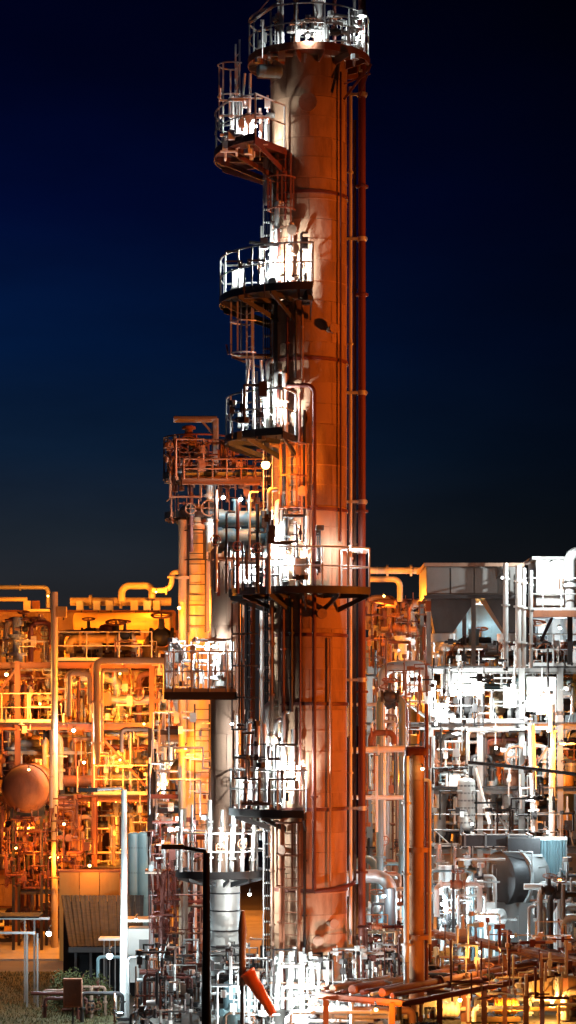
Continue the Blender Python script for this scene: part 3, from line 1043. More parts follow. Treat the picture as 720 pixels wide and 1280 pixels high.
lamp('blinding white lamp at the foot of the tall column', W(366, 1250, 56.6), 'white', 100, .14)
lamp('white lamp among pipes at the column foot near the flank', W(415, 1256, 56.8), 'white', 22, .09)
lamp('second blinding lamp between the white pipes of the fan', W(385, 1225, 57.6), 'white', 30, .07)
for i, (py, deg, ro, pw, tdeg, rise, w) in enumerate(((378, 244, 2.2, 1500, 240, 1.0, 'the platform in the upper third'), (551, 232, 2.05, 1100, 234, .9, 'the short curved platform'), (742, 252, 2.0, 1700, 250, 1.2, 'the widest platform near its middle'),
                                               (742, 226, 2.0, 1500, 236, 1.3, 'the widest platform towards its outer end'), (1013, 246, 2.0, 1500, 244, 1.2, 'the low platform of the tall column'), (196, 214, 2.3, 260, 225, .6, 'the highest side platform'))):
    flood(f'small white uplight at the rail of {w}', pol(TX, TY, ro, deg, Z(py) + .22), pol(TX, TY, TR, tdeg, Z(py) + rise), 'white', pw * .6, .16, 70, blend=1.0)

LM.update(white=6.0, sodium=6.0, cool=4.0)


# ------------------------------------------------------------------ slim columns beside the tall one
C2 = W(281, 0, 60.6)
col2 = clad_column('slim_column', 'slim brown column close beside the tall one, pale at its foot', C2.x, C2.y, .40, Z(1100), Z(690), 'clad_brown', 1.0, 4, group='slim columns beside the tall one', a_off=.1)
part('foot_cladding', MB().lathe([(.42, Z(1195)), (.42, Z(1100) - .03), (.40, Z(1100))], (C2.x, C2.y, 0), (0, 0, 1), 28), 'clad_pale', col2)
for py in (1118, 1140, 1165, 1185):
    part('band', MB().lathe([(.42, -.02), (.435, -.02), (.435, .02), (.42, .02)], (C2.x, C2.y, Z(py)), (0, 0, 1), 28), 'dark', col2)
part('skirt', MB().lathe([(.44, .08), (.44, Z(1197))], (C2.x, C2.y, 0), (0, 0, 1), 28), 'clad_pale', col2)
C3 = W(243, 0, 65)
col3 = clad_column('slim_column', 'slim yellow-lit column topped by a gantry', C3.x, C3.y, .46, .1, Z(640, 65), 'cream', 1.3, 4, group='slim columns beside the tall one', a_off=.3)
rect_platform('square railed platform on the slim columns, halfway up', 206, 295, 866, 58.9, 60.1, 'platforms on the slim columns')
ring_platform('upper platform with rusty railing below the gantry', C3.x + .1, C3.y - .2, Z(592, 64), .5, 1.0, 120, 420, 'rust', 'platforms on the slim columns', post_gap=.5)
ring_platform('small rusty collar platform just beneath the upper railing platform', C3.x, C3.y, Z(645, 65), .48, .86, 130, 410, 'rust', 'platforms on the slim columns', rail=False, brackets=True)
ring_platform('floodlit platform low between the dark lamp post and the tall column', C2.x - .1, C2.y - .3, Z(1092, 59.8), .45, 1.22, 140, 395, group='platforms on the slim columns', post_gap=.5)
ladder('dark caged ladder on the front of the yellow-lit slim column', (C3.x + .1, C3.y - .62, 0), Z(790, 64), Z(640, 64), R(270), 'dark', cage=True, w=.5)
ladder('dark ladder below the halfway platform of the slim columns', (C3.x + .3, C3.y - 1.9, 0), Z(1040, 63), Z(880, 63), R(270), 'dark', cage=False)
pipe('yellow-lit pipe along the outer flank of the slim column', [W(228, 1010, 64.2), W(228, 650, 64.2)], .12, 'cream', 'pipes of the slim columns', flanges=(.2, .5, .8))
pipe('pale pipe between the two slim columns', [W(266, 880, 62), W(266, 600, 62), W(285, 600, 62)], .09, 'galv', 'pipes of the slim columns', flanges=(.3, .6))
pipe('brown pipe down between the slim columns and the tall one', [W(270, 1000, 61.2), W(270, 760, 61.2)], .12, 'clad_brown', 'pipes of the slim columns', flanges=(.15, .85))
for i, px in enumerate((303, 315, 327, 338)):
    pipe(['first', 'second', 'third', 'fourth'][i] + ' slim riser from the brown slim column towards the tall one', [W(px, 1010 + 20 * i, 61.5), W(px, 745, 61.5)], (.06, .045, .07, .05)[i], ('clad_brown', 'maroon', 'galv', 'rust')[i], 'risers between the columns', flanges=(.3, .7))
# gantry over the slim column
gt = thing('gantry', 'pale hoist gantry with a diagonal brace atop the slim column', 'gantry', W(270, 592, 64))
beam('post', W(269, 594, 64), W(269, 523, 64), .1, 'galv', gt, sec='box')
beam('boom', W(217, 524, 64), W(271, 524, 64), .1, 'galv', gt, sec='box')
beam('brace', W(252, 526, 64), W(269, 545, 64), .06, 'galv', gt, sec='box')
for i, (px, y0, y1, r, m) in enumerate(((236, 590, 532, .12, 'rust'), (226, 592, 560, .15, 'galv'), (253, 592, 555, .1, 'rust'), (217, 588, 570, .09, 'maroon'))):
    pipe(['tall rusty', 'fat pale', 'short rusty', 'stubby maroon'][i] + ' standpipe under the hoist gantry', [W(px, y0, 64), W(px, y1, 64)], r, m, 'standpipes under the gantry', flanges=(.3, .95), valves=(.55,) if i != 3 else ())
fr = thing('pipe_bridge', 'rusty railed bridge from the gantry to the tall column, lit orange', 'bridge', W(235, 600, 61))
for d in (60.2, 61.6):
    beam('beam', W(228, 602, d), W(338, 602, d), .12, 'rust', fr, .16)
part('deck', MB().box((W(228, 600, 61) + W(338, 600, 61)) / 2, (2.4, 1.3, .05)), 'rust', fr)
rail_line(fr, [W(230, 599, 60.1), W(337, 599, 60.1)], .55, 'rust', .4, False)
for i, py in enumerate((585, 592)):
    pipe(['upper', 'lower'][i] + ' orange-lit pipe along the railed bridge', [W(232, py, 60.8), W(332, py, 60.8)], .05, ('rust', 'cream')[i], 'pipes on the railed bridge', valves=(.3, .7))
for i, (px0, py) in enumerate(((239, 628), (262, 615))):
    pipe(['outer', 'inner'][i] + ' pale drop pipe below the railed bridge', [W(px0, 602, 61), W(px0, 690, 61)], (.06, .1)[i], ('maroon', 'white')[i], 'drop pipes below the bridge', flanges=(.2, .6), valves=(.4,))
# stacked exchangers
EX = W(303, 649, 58.6)
drum('upper of two stacked blue-grey exchangers beside the tall column', EX, (1, .12, 0), .22, 1.15, 'teal', 'stacked exchangers', 'heat_exchanger', 'exchanger', bands=2, nozzles=2, flanged=True, zfoot=None)
drum('lower and larger of two stacked blue-grey exchangers beside the tall column', W(303, 675, 58.6), (1, .12, 0), .31, 1.25, 'teal', 'stacked exchangers', 'heat_exchanger', 'exchanger', bands=2, nozzles=0, flanged=True, zfoot=Z(697, 58.6))
for i, (px, y0, y1, r, m) in enumerate(((270, 740, 612, .05, 'galv'), (283, 742, 640, .03, 'dark'), (297, 742, 625, .045, 'maroon'), (312, 700, 615, .03, 'white'), (322, 742, 630, .05, 'dark'), (336, 742, 612, .06, 'galv'))):
    pipe(f'{ORDW[i]} riser before the stacked exchangers, counted from the gantry', [W(px, y0, 57.95), W(px, y1, 57.95)] + ([W(px + 10, y1, 58.3)] if i % 2 else []), r, m, 'risers before the stacked exchangers', flanges=(.3, .7), valves=(.5,) if i % 2 == 0 else (), name='riser_pipe')
st = thing('support_table', 'steel table carrying the two blue-grey exchangers', 'frame', W(303, 700, 58.6))
part('deck', MB().box(W(303, 699, 58.6), (1.6, .8, .06)), 'rust', st)
for px in (273, 333):
    for d in (58.3, 58.9):
        beam('leg', W(px, 745, d), W(px, 700, d), .08, 'maroon', st)
lamp('white lamp over the stacked exchangers near the gantry', W(279, 622, 57.9), 'cool', 7, .09)
lamp('second white lamp over the stacked exchangers, by the tall column', W(301, 624, 57.9), 'cool', 7, .08)
lamp('white lamp above the halfway platform of the slim columns', W(268, 808, 59.4), 'white', 75, .11)
lamp('white lamp on the low platform by the dark lamp post', W(282, 1048, 58.9), 'white', 70, .1)
lamp('second white lamp on the low platform beside the slim brown column', W(306, 1050, 59.3), 'white', 55, .07)
lamp('white lamp beneath the low platform lighting the pale column foot', W(312, 1118, 59.0), 'white', 26, .06)
lamp('white lamp between the slim columns under the square platform', W(290, 905, 59.6), 'white', 3, .06)
for i, (px, r, m) in enumerate(((226, .05, 'white'), (240, .035, 'galv'), (262, .06, 'white'), (274, .04, 'white'), (289, .07, 'white'), (302, .045, 'galv'), (315, .06, 'white'))):
    pipe(f'{ORDW[i]} riser on the low platform, counted from the black lamp post', [W(px, 1090, 59.5), W(px + (4 if i > 2 else 0), 1012 - 6 * (i % 3), 59.5)], r, m, 'risers on the low platform', flanges=(.2, .7), valves=(.4,) if i % 2 else (), name='riser_pipe')
for i, (px, y0, y1, r, m) in enumerate(((196, 1030, 900, .07, 'white'), (205, 1030, 915, .1, 'galv'), (214, 1040, 905, .06, 'white'), (222, 1030, 950, .08, 'white'), (233, 1035, 940, .05, 'galv'), (247, 1030, 905, .09, 'cream'), (256, 1040, 930, .05, 'white'))):
    pipe(f'{ORDW[i]} riser around the blazing lamp, counted from the white lamp post', [W(px, y0, 72.8), W(px, y1, 72.8)] + ([W(px + 12, y1, 72.8)] if i % 2 else []), r, m, 'risers around the blazing lamp', flanges=(.25, .6), valves=(.45,) if i % 3 == 0 else (), name='riser_pipe')
lamp('sodium lamp shining on the yellow-lit slim column', W(224, 760, 62.3), 'sodium', 210, .08)
lamp('second sodium lamp low on the yellow-lit slim column', W(232, 935, 62.6), 'sodium', 160, .08)

# ------------------------------------------------------------------ lamp posts and windsock
def lamp_post(label, px, py, d, m, reach, r=.085, droop=0.0):
    t = W(px, py, d)
    o = thing('lamp_post', label, 'lamp post', (t.x, t.y, 0), 'lamp posts in front of the plant')
    part('pole', MB().lathe([(r * 1.25, 0), (r * 1.2, 1.2), (r, t.z * .6), (r * .85, t.z)], (t.x, t.y, 0), (0, 0, 1), 14), m, o)
    part('base_plate', MB().box((t.x, t.y, .06), (.4, .4, .06)), 'dark', o)
    e = t + Vector((reach, 0, droop))
    part('arm', MB().tube([t + Vector((0, 0, -.05)), t + Vector((reach * .08, 0, .04)), e], r * .5, 8), m if m != 'white' else 'galv', o)
    part('lamp_head', MB().box(e + Vector((-.12 if reach < 0 else .12, 0, -.01)), (.55, .22, .12)), 'dark', o)
    return o


lamp_post('tall white lamp post with a flat arm, standing before the orange unit', 155, 987, 62.5, 'white', -.9, .095)
flood('small added fill floodlight on the ground shining up the white lamp post', W(150, 1266, 61.3), W(155, 1040, 62.4), 'cool', 2600, .16, 50)  # uplight added to keep the whole post white
lamp_post('black lamp post silhouetted before the slim columns', 258, 1066, 54, 'black', -.7, .10, .16)
ws = thing('windsock', 'orange windsock hanging slack from a brown pole at the column foot', 'windsock', W(304, 1285, 56))
p0 = W(309, 1216, 56)
part('pole', MB().lathe([(.09, 0), (.09, 1.0), (.11, 1.4), (.05, 1.9)], W(303, 1232, 56) , (0, 0, 1), 12), 'clad_brown', ws)
part('lower_pole', MB().cyl((W(303, 0, 56).x, W(303, 0, 56).y, 0), W(303, 1232, 56), .06, n=10), 'dark', ws)
p1 = W(341, 1263, 55.8)
dirv = (p1 - p0)
L = dirv.length
q = dirv.to_track_quat('Z', 'Y')
vs, fs = [], []
NS, NR = 26, 22
for j in range(NR + 1):
    f = j / NR
    rr = .195 * (1 - f) + .105 * f
    for i in range(NS):
        a = 2 * math.pi * i / NS
        k = 1 + f * (.10 * math.sin(3 * a + 5 * f) + .05 * math.sin(7 * a - 9 * f)) + .03 * math.sin(16 * f + 2 * math.cos(a))
        sag = -.10 * f * f
        vs.append(p0 + q @ Vector((rr * k * math.cos(a), rr * k * math.sin(a), f * L)) + Vector((0, 0, sag)))
for j in range(NR):
    for i in range(NS):
        k = (i + 1) % NS
        fs.append((j * NS + i, j * NS + k, (j + 1) * NS + k, (j + 1) * NS + i))
part('sock', MB().add(vs, fs), 'sock', ws)
inst('hoop', shared('hoop', 'sock', lambda mb: mb.tube([(math.cos(a), math.sin(a), 0) for a in [2 * math.pi * i / 18 for i in range(18)]], .12, 6, closed=True)), ws, p0, q, (.2, .2, .2))
part('swivel', MB().tube([W(303, 1212, 56), p0], .03, 8), 'dark', ws)

# ------------------------------------------------------------------ standpipe right of the tower
sp = pipe('thick rust-orange standpipe with a capped head beside the tall column', [W(521, 1255, 57), W(521, 944, 57)], .195, 'clad', flanges=(.27, .62), bands=5, name='standpipe', cat='pipe', n=24)
drum('short maroon drum lying across the head of the standpipe', W(519, 941, 57), (1, .1, 0), .16, .42, 'maroon', name='drum', bands=2, nozzles=0)
pipe('pale pipe hugging the standpipe on the side facing the tall column', [W(508, 1240, 56.8), W(508, 945, 56.8)], .075, 'galv', 'pipes hugging the standpipe', flanges=(.2, .5, .8), bands=4)
pipe('thin white pipe hugging the far side of the standpipe', [W(537, 1180, 56.9), W(537, 975, 56.9), W(530, 975, 56.9)], .045, 'white', 'pipes hugging the standpipe', flanges=(.3, .6))
pipe('thin dark pipe hugging the far side of the standpipe', [W(533, 1240, 57.2), W(533, 880, 57.2)], .05, 'maroon', 'pipes hugging the standpipe', flanges=(.3, .6))
lamp('small warm lamp at the head of the standpipe', W(528, 961, 56.5), 'warm', 6, .06)
lamp('floodlight-bright sodium lamp hidden low beside the standpipe', W(470, 1262, 54.5), 'sodium', 60, .08)


# ------------------------------------------------------------------ the crowded process units
LM.update(white=.85, sodium=2.3, warm=1.1, cool=1.8)
ENTRIES = []
LOOK = {'galv': 'pale', 'white': 'white', 'rust': 'rusty', 'maroon': 'maroon', 'dark': 'dark', 'grey': 'grey', 'cream': 'cream', 'yellow': 'ochre', 'teal': 'blue-grey',
        'clad_brown': 'brown', 'clad_pale': 'silvery', 'clad': 'orange-brown'}
ORD = ['first', 'second', 'third', 'fourth', 'fifth', 'sixth', 'seventh', 'eighth', 'ninth', 'tenth', 'eleventh', 'twelfth', 'thirteenth', 'fourteenth', 'fifteenth', 'sixteenth', 'seventeenth', 'eighteenth', 'nineteenth', 'twentieth']


def note(o, what, cell, ref):
    ENTRIES.append((o, what, cell, PXL(ref)[0]))


def finish_labels():
    by = {}
    for e in ENTRIES:
        by.setdefault((e[1], e[2][0]), []).append(e)
    for (what, where), es in by.items():
        es.sort(key=lambda e: e[3])
        for i, (o, _, cell, _) in enumerate(es):
            if len(es) == 1:
                o['label'] = f'{what}, {where}'
            else:
                o['label'] = f'{ORD[min(i, 19)]} {what} from {cell[1]}, {where}'


def pump(p, s, m, g):
    p = Vector(p)
    o = thing('pump', 'x', 'pump', p, g)
    part('skid', MB().box(p + Vector((0, 0, .06 * s)), (1.3 * s, .5 * s, .12 * s)), 'dark', o)
    part('motor', MB().lathe([(.06 * s, 0), (.2 * s, .02 * s), (.2 * s, .55 * s), (.14 * s, .62 * s), (.05 * s, .64 * s)], p + Vector((.0, 0, .36 * s)), (1, 0, 0), 16), m, o)
    for k in range(5):
        part('fin', MB().lathe([(.225 * s, 0), (.225 * s, .03 * s)], p + Vector(((.08 + .1 * k) * s, 0, .36 * s)), (1, 0, 0), 14), m, o)
    part('casing', MB().lathe([(.05 * s, -.2 * s), (.26 * s, -.18 * s), (.28 * s, 0), (.12 * s, .05 * s), (.1 * s, .2 * s)], p + Vector((-.35 * s, 0, .36 * s)), (1, 0, 0), 18), 'grey', o)
    part('discharge', MB().tube([p + Vector((-.38 * s, 0, .5 * s)), p + Vector((-.38 * s, 0, .95 * s))], .08 * s, 10), m, o)
    return o


def cable_tray(p0, p1, m, g, w=.4):
    p0, p1 = Vector(p0), Vector(p1)
    o = thing('cable_tray', 'x', 'cable tray', p0, g)
    d = (p1 - p0)
    s = Vector((-d.y, d.x, 0)).normalized()
    for k in (-1, 1):
        beam('side_rail', p0 + s * w / 2 * k, p1 + s * w / 2 * k, .03, m, o, .12, 'box')
    n = max(2, int(d.length / .5))
    for i in range(n):
        c = p0 + d * ((i + .5) / n)
        beam('rung', c - s * w / 2, c + s * w / 2, .03, m, o, .03, 'box')
    return o


def stair(p0, p1, w, m, g):
    p0, p1 = Vector(p0), Vector(p1)
    o = thing('stair', 'x', 'stair', p0, g)
    up = Vector((0, 0, 1))
    for k in (-1, 1):
        s = Vector((0, w / 2 * k, 0))
        beam('stringer', p0 + s, p1 + s, .04, m, o, .2, 'box')
        beam('handrail', p0 + s + up, p1 + s + up, .025, m, o, sec='round')
        for f in (.1, .5, .9):
            q = p0 + (p1 - p0) * f + s
            beam('post', q, q + up, .022, m, o, sec='round')
    n = max(3, int((p1 - p0).z / .22))
    for i in range(n):
        c = p0 + (p1 - p0) * ((i + .5) / n)
        part('tread', MB().box(c, (.24, w, .03)), m, o)
    return o


def clutter(cell, px0, px1, py0, py1, d0, d1, mats, counts, g, zdeck=None, rs=(.045, .19)):
    """fill one bay of a unit (its deck at py1) with pipework and gear"""
    d_mid = (d0 + d1) / 2
    z0 = zdeck if zdeck is not None else W(0, py1, d_mid).z
    z1 = W(0, py0, d_mid).z
    rng = rnd

    def X(px, d):
        return W(px, 0, d).x

    def Y(d):
        return CAMY + d
    for kind, num in counts.items():
        for _ in range(num):
            m = rng.choice(mats)
            d = rng.uniform(d0, d1)
            px = rng.uniform(px0, px1)
            x, y = X(px, d), Y(d)
            r = rng.choice([rs[0], rs[0] * 1.4, (rs[0] + rs[1]) / 2.2, (rs[0] + rs[1]) / 2.2, rs[1]]) * rng.uniform(.85, 1.15)
            sz = 'thin' if r < .055 else ('stout' if r > .11 else 'slim')
            if kind == 'up':
                zt = z1 - rng.uniform(0, .25) * (z1 - z0)
                turn = rng.choice([-1, 1]) * rng.uniform(.4, 1.6)
                pts = [(x, y, z0), (x, y, zt)]
                bent = rng.random() < .6
                if bent:
                    pts += [(x + turn, y, zt)]
                    if rng.random() < .4:
                        pts += [(x + turn, y, zt - rng.uniform(.4, 1.2))]
                o = pipe('x', pts, r, m, g, flanges=(rng.uniform(.1, .3), rng.uniform(.45, .6)), valves=(rng.uniform(.25, .5),) if rng.random() < .45 else (), wheel=rng.choice(['dark', 'rust', 'galv']), name='riser_pipe')
                note(o, f'{sz} {LOOK[m]} {"bent" if bent else "straight"} riser', cell, Vector((x, y, z0)))
            elif kind == 'flat':
                z = rng.uniform(z0 + .15 * (z1 - z0), z1)
                xa, xb = X(px0, d), X(px1, d)
                a = rng.uniform(0, .35)
                b = rng.uniform(.65, 1)
                pts = [(xa + (xb - xa) * a, y, z), (xa + (xb - xa) * b, y, z)]
                if rng.random() < .6:
                    dz = rng.choice([-1, 1]) * rng.uniform(.3, 1.0)
                    pts += [(pts[-1][0], y, z + dz)]
                if rng.random() < .5:
                    dz = -rng.uniform(.3, 1.2)
                    pts = [(pts[0][0], y, z + dz)] + pts
                o = pipe('x', pts, r, m, g, flanges=(rng.uniform(.2, .4), rng.uniform(.6, .8)), valves=(rng.uniform(.4, .6),) if rng.random() < .4 else (), wheel=rng.choice(['dark', 'rust', 'galv']), name='level_pipe')
                note(o, f'{sz} {LOOK[m]} level pipe', cell, Vector((pts[0][0], y, z)))
            elif kind == 'loop':
                w = rng.uniform(.5, 1.3)
                zt = z0 + rng.uniform(.5, .95) * (z1 - z0)
                o = pipe('x', [(x, y, z0), (x, y, zt), (x + w, y, zt), (x + w, y, z0 + rng.uniform(0, .4))], r, m, g, flanges=(.15, .85), valves=(.5,) if rng.random() < .5 else (), name='pipe_loop')
                note(o, f'{sz} {LOOK[m]} pipe loop', cell, Vector((x, y, z0)))
            elif kind == 'drum':
                rr = rng.uniform(.22, .42)
                L = rng.uniform(.9, 1.9)
                c = Vector((x, y, z0 + rr + .25))
                o = drum('x', c, (1, 0, 0), rr, L, m, g, bands=3, nozzles=2, zfoot=z0)
                note(o, f'{LOOK[m]} saddle drum', cell, c)
            elif kind == 'vessel':
                rr = rng.uniform(.22, .4)
                L = rng.uniform(.8, 1.6)
                L = min(L, (z1 - z0) * .8)
                c = Vector((x, y, z0 + L / 2 + .4))
                o = drum('x', c, (0, 0, 1), rr, L, m, g, name='vessel', bands=2, nozzles=2, zfoot=z0)
                note(o, f'{LOOK[m]} legged vessel', cell, c)
            elif kind == 'pump':
                o = pump((x, y, z0), rng.uniform(.8, 1.2), m, g)
                note(o, f'{LOOK[m]} pump on a skid', cell, Vector((x, y, z0)))
            elif kind == 'box':
                s = (rng.uniform(.25, .6), .2, rng.uniform(.35, .8))
                h = rng.uniform(.3, .9)
                o = junction_box('x', (x, y, z0 + h + s[2] / 2), s, m, g, post=h)
                note(o, f'{LOOK[m]} cabinet', cell, Vector((x, y, z0)))
            elif kind == 'tray':
                z = rng.uniform(z0 + .4 * (z1 - z0), z1)
                o = cable_tray((X(px0, d), y, z), (X(px1, d), y, z), m, g)
                note(o, f'{LOOK[m]} cable tray', cell, Vector((X(px0, d), y, z)))
            elif kind == 'stair':
                dx = rng.choice([-1, 1]) * (z1 - z0) * 1.1
                o = stair((x, y, z0), (x + dx, y, z1), .6, m, g)
                note(o, f'{LOOK[m]} stair', cell, Vector((x, y, z0)))
            elif kind == 'ladder':
                o = ladder('x', (x, y), z0, z1, R(270), m, g, cage=rng.random() < .6)
                note(o, f'{LOOK[m]} ladder', cell, Vector((x, y, z0)))


def panel_wall(name, label, px0, px1, py0, py1, d, nx, nz, material, cat, ribm='dark', depth=3.0, group=None):
    """a sheeted box such as a furnace casing: frame, panels with recessed joints, ribs"""
    a, b = W(px0, py1, d), W(px1, py0, d)
    z0 = max(0.05, a.z)
    o = thing(name, label, cat, ((a.x + b.x) / 2, a.y, 0), group)
    part('casing', MB().box(((a.x + b.x) / 2, a.y + depth / 2 + .05, (0 + b.z) / 2), (b.x - a.x, depth, b.z)), material, o)
    w, h = (b.x - a.x) / nx, (b.z - z0) / nz
    me = shared('panel_%d' % (id(o) % 99999), material, lambda mb: mb.box((0, 0, 0), (w - .05, .05, h - .05)))
    me.name = 'panel'
    for i in range(nx):
        for j in range(nz):
            inst('panel', me, o, (a.x + (i + .5) * w, a.y + rnd.uniform(-.008, .008), z0 + (j + .5) * h))
    for i in range(nx + 1):
        beam('rib', (a.x + i * w, a.y - .06, z0), (a.x + i * w, a.y - .06, b.z), .1, ribm, o)
    for j in range(nz + 1):
        beam('rail', (a.x, a.y - .16, z0 + j * h), (b.x, a.y - .16, z0 + j * h), .09, ribm, o)
    return o


def small_bore(label, px0, px1, py0, py1, d0, d1, num, m, seed, zmin=.05):
    """the tangle of instrument tubing, conduit and fittings too fine to tell apart"""
    g = random.Random(seed)
    mb = MB()
    xlo, xhi, zlo, zhi = W(px0, 0, d0).x, W(px1, 0, d0).x, W(0, py1, d0).z, W(0, py0, d0).z
    for _ in range(num):
        p = W(g.uniform(px0, px1), g.uniform(py0, py1), g.uniform(d0, d1))
        pts = [p]
        ax = g.randrange(3)
        for _k in range(g.randint(1, 4)):
            ax = (ax + g.choice([1, 2])) % 3 if g.random() < .8 else 2
            step = g.choice([-1, 1]) * g.uniform(.15, .9) * (1.3 if ax == 2 else 1.0)
            q = pts[-1].copy()
            q[ax] += step
            q.x = min(max(q.x, xlo), xhi)
            q.y = min(max(q.y, CAMY + d0), CAMY + d1)
            q.z = min(max(zmin, q.z, zlo), zhi)
            if (q - pts[-1]).length > .08 and (len(pts) < 2 or (q - pts[-2]).length > .1):
                pts.append(q)
        if len(pts) < 2:
            continue
        r = g.choice([.018, .025, .035, .045])
        mb.tube(pts, r, 5)
        if g.random() < .5:
            c = pts[0] * .5 + pts[1] * .5
            s = r * g.uniform(2.5, 5)
            mb.box(c, (s, s, s * g.uniform(1, 2)))
        if g.random() < .3:
            c = pts[-1]
            mb.cyl(c - Vector((0, 0, .05)), c + Vector((0, 0, .08)), r * 3.2, n=8)
    return top('small_bore_pipework', mb, m, W((px0 + px1) / 2, py1, d0), label, 'pipework', None, 'stuff')


# ================================================================== orange-lit unit
GL = 'gear of the orange-lit unit'
pal_o = ['cream', 'galv', 'rust', 'cream', 'yellow', 'rust', 'clad_brown', 'maroon', 'galv']
DL = 84.0
XL = [W(p, 0, DL).x for p in (-30, 22, 68, 118, 190, 262)]
YL = [CAMY + DL, CAMY + DL + 4]
ZL = [W(0, p, DL).z for p in (1085, 995, 905, 828)]
frame('rusty open steel frame of the orange-lit unit, full of pipes', XL, YL, ZL, 'rust', decks=[(0, 5, 0), (0, 5, 1), (0, 3, 2), (3, 5, 2), (2, 5, 3)], rails=[(0, 2, 2), (3, 5, 1), (2, 4, 3)], braces=[(0, 3, 0), (3, 2, 1), (1, 1, 2)], railm='cream', colw=.2, beamw=.22)
panel_wall('furnace', 'broad orange-lit furnace casing with ribbed panels behind the frame', -40, 218, 764, 1200, 100, 7, 9, 'clad', 'furnace', 'rust', 4.0)
# roof gear above the furnace
pipe('long pale header pipe along the furnace roof', [W(88, 752, 99), W(214, 752, 99)], .19, 'cream', GL, flanges=(.2, .5, .8), bands=8)
pipe('inverted hook of pipe above the furnace roof', [W(152, 752, 98), W(152, 732, 98), W(190, 732, 98), W(190, 748, 98)], .16, 'cream', GL, bend=.55)
pipe('small crooked pipe between hook and slim column above the furnace', [W(190, 738, 97), W(215, 738, 97), W(215, 715, 97), W(226, 715, 97)], .12, 'cream', GL, flanges=(.3, .7), bend=.4)
pipe('pale level pipe over the far end of the furnace roof', [W(-15, 734, 99), W(60, 734, 99), W(60, 760, 99)], .1, 'galv', GL, flanges=(.4,), bend=.2)
pipe('second pale level pipe under the furnace roof edge', [W(-15, 749, 98.4), W(34, 749, 98.4)], .1, 'cream', GL)
pipe('third pale level pipe beside the yellow pole', [W(34, 763, 98), W(62, 763, 98)], .07, 'cream', GL)
for i, px in enumerate((34, 45, 100, 121, 137, 168, 184, 196)):
    j = junction_box('x', W(px, 757, 98.5), (.32, .3, .42), rnd.choice(['cream', 'galv', 'rust']), GL)
    note(j, 'little box', ('under the furnace roof pipes', 'the picture edge'), W(px, 757, 98.5))
drum('long yellow-lit duct drum along the top of the furnace', W(153, 778, 96.5), (1, 0, 0), .42, 4.1, 'yellow', GL, bands=6, nozzles=0, head=.25, zfoot=W(0, 795, 96.5).z)
drum('fat yellow-lit exchanger below the duct drum', W(157, 810, 95), (1, 0, 0), .36, 2.2, 'yellow', GL, 'heat_exchanger', 'exchanger', bands=3, nozzles=2, flanged=True, zfoot=W(0, 826, 95).z, head=.3)
pole = pipe('tall yellow-lit pole standing before the furnace', [(W(68, 0, 82).x, W(68, 0, 82).y, 0), W(68, 740, 82)], .13, 'cream', None, bands=6, name='pole', cat='pole')
junction_box('yellow box near the top of the tall yellow-lit pole', W(77, 765, 82), (.38, .25, .4), 'yellow', GL)
pipe('portal of cream pipe with one long leg before the furnace', [W(121, 955, 81), W(121, 826, 81), W(208, 826, 81), W(208, 870, 81)], .13, 'cream', GL, flanges=(.1, .3), bend=.2)
pipe('second cream leg beside the portal pipe', [W(127, 940, 81.4), W(127, 838, 81.4), W(160, 838, 81.4)], .07, 'cream', GL, flanges=(.3,))
pipe('small portal of cream pipe beside the yellow pole', [W(87, 895, 81), W(87, 842, 81), W(112, 842, 81), W(112, 880, 81)], .09, 'cream', GL, bend=.15)
pipe('pink-lit upright pipe below the white lamp cluster', [W(64, 1010, 79), W(64, 912, 79)], .07, 'cream', GL, flanges=(.4, .7))
sph = drum('round orange-lit end of a fat vessel by the picture edge', W(30, 986, 80) + Vector((0, 1.9, 0)), (0, 1, 0), .86, 2.6, 'rust', GL, 'vessel', bands=2, nozzles=0, head=.95, zfoot=0.05)
part('weld_ring', MB().lathe([(.86, -.04), (.9, -.04), (.9, .04), (.86, .04)], W(30, 986, 80) + Vector((0, .62, 0)), (0, 1, 0), 32), 'rust', sph)
CO = {
    'a': ('top deck of the orange-lit unit', 'the picture edge'),
    'b': ('upper middle deck of the orange-lit unit', 'the picture edge'),
    'c': ('lower middle deck of the orange-lit unit', 'the picture edge'),
    'd': ('low in the orange-lit unit', 'the picture edge'),
    'e': ('ground level of the orange-lit unit', 'the picture edge'),
    'f': ('before the furnace wall', 'the picture edge'),
}
clutter(CO['a'], 0, 60, 768, 828, 85, 88, pal_o, {'up': 4, 'flat': 3, 'drum': 1, 'box': 1}, GL, ZL[3] + .06)
clutter(CO['a'], 70, 215, 790, 828, 85, 88, pal_o, {'up': 9, 'flat': 5, 'loop': 3, 'vessel': 2, 'box': 3, 'tray': 1}, GL, ZL[3] + .06)
clutter(CO['b'], 0, 105, 836, 905, 85, 88, pal_o, {'up': 9, 'flat': 5, 'drum': 2, 'loop': 2, 'box': 2, 'tray': 1}, GL, ZL[2] + .06)
clutter(CO['b'], 110, 255, 836, 905, 85, 88, pal_o, {'up': 12, 'flat': 5, 'drum': 1, 'vessel': 3, 'loop': 2, 'box': 2, 'ladder': 1}, GL, ZL[2] + .06)
clutter(CO['c'], 0, 105, 912, 995, 84.5, 88, pal_o, {'up': 8, 'flat': 6, 'loop': 3, 'vessel': 2, 'drum': 1, 'tray': 1}, GL, ZL[1] + .06)
clutter(CO['c'], 110, 260, 912, 995, 84.5, 88, pal_o, {'up': 12, 'flat': 6, 'loop': 3, 'vessel': 1, 'drum': 2, 'stair': 1}, GL, ZL[1] + .06)
clutter(CO['d'], 0, 105, 1003, 1085, 82, 87, ['maroon', 'rust', 'dark', 'maroon', 'galv', 'clad_brown'], {'up': 10, 'flat': 8, 'loop': 4, 'vessel': 2, 'box': 2, 'drum': 1}, GL, ZL[0] + .06)
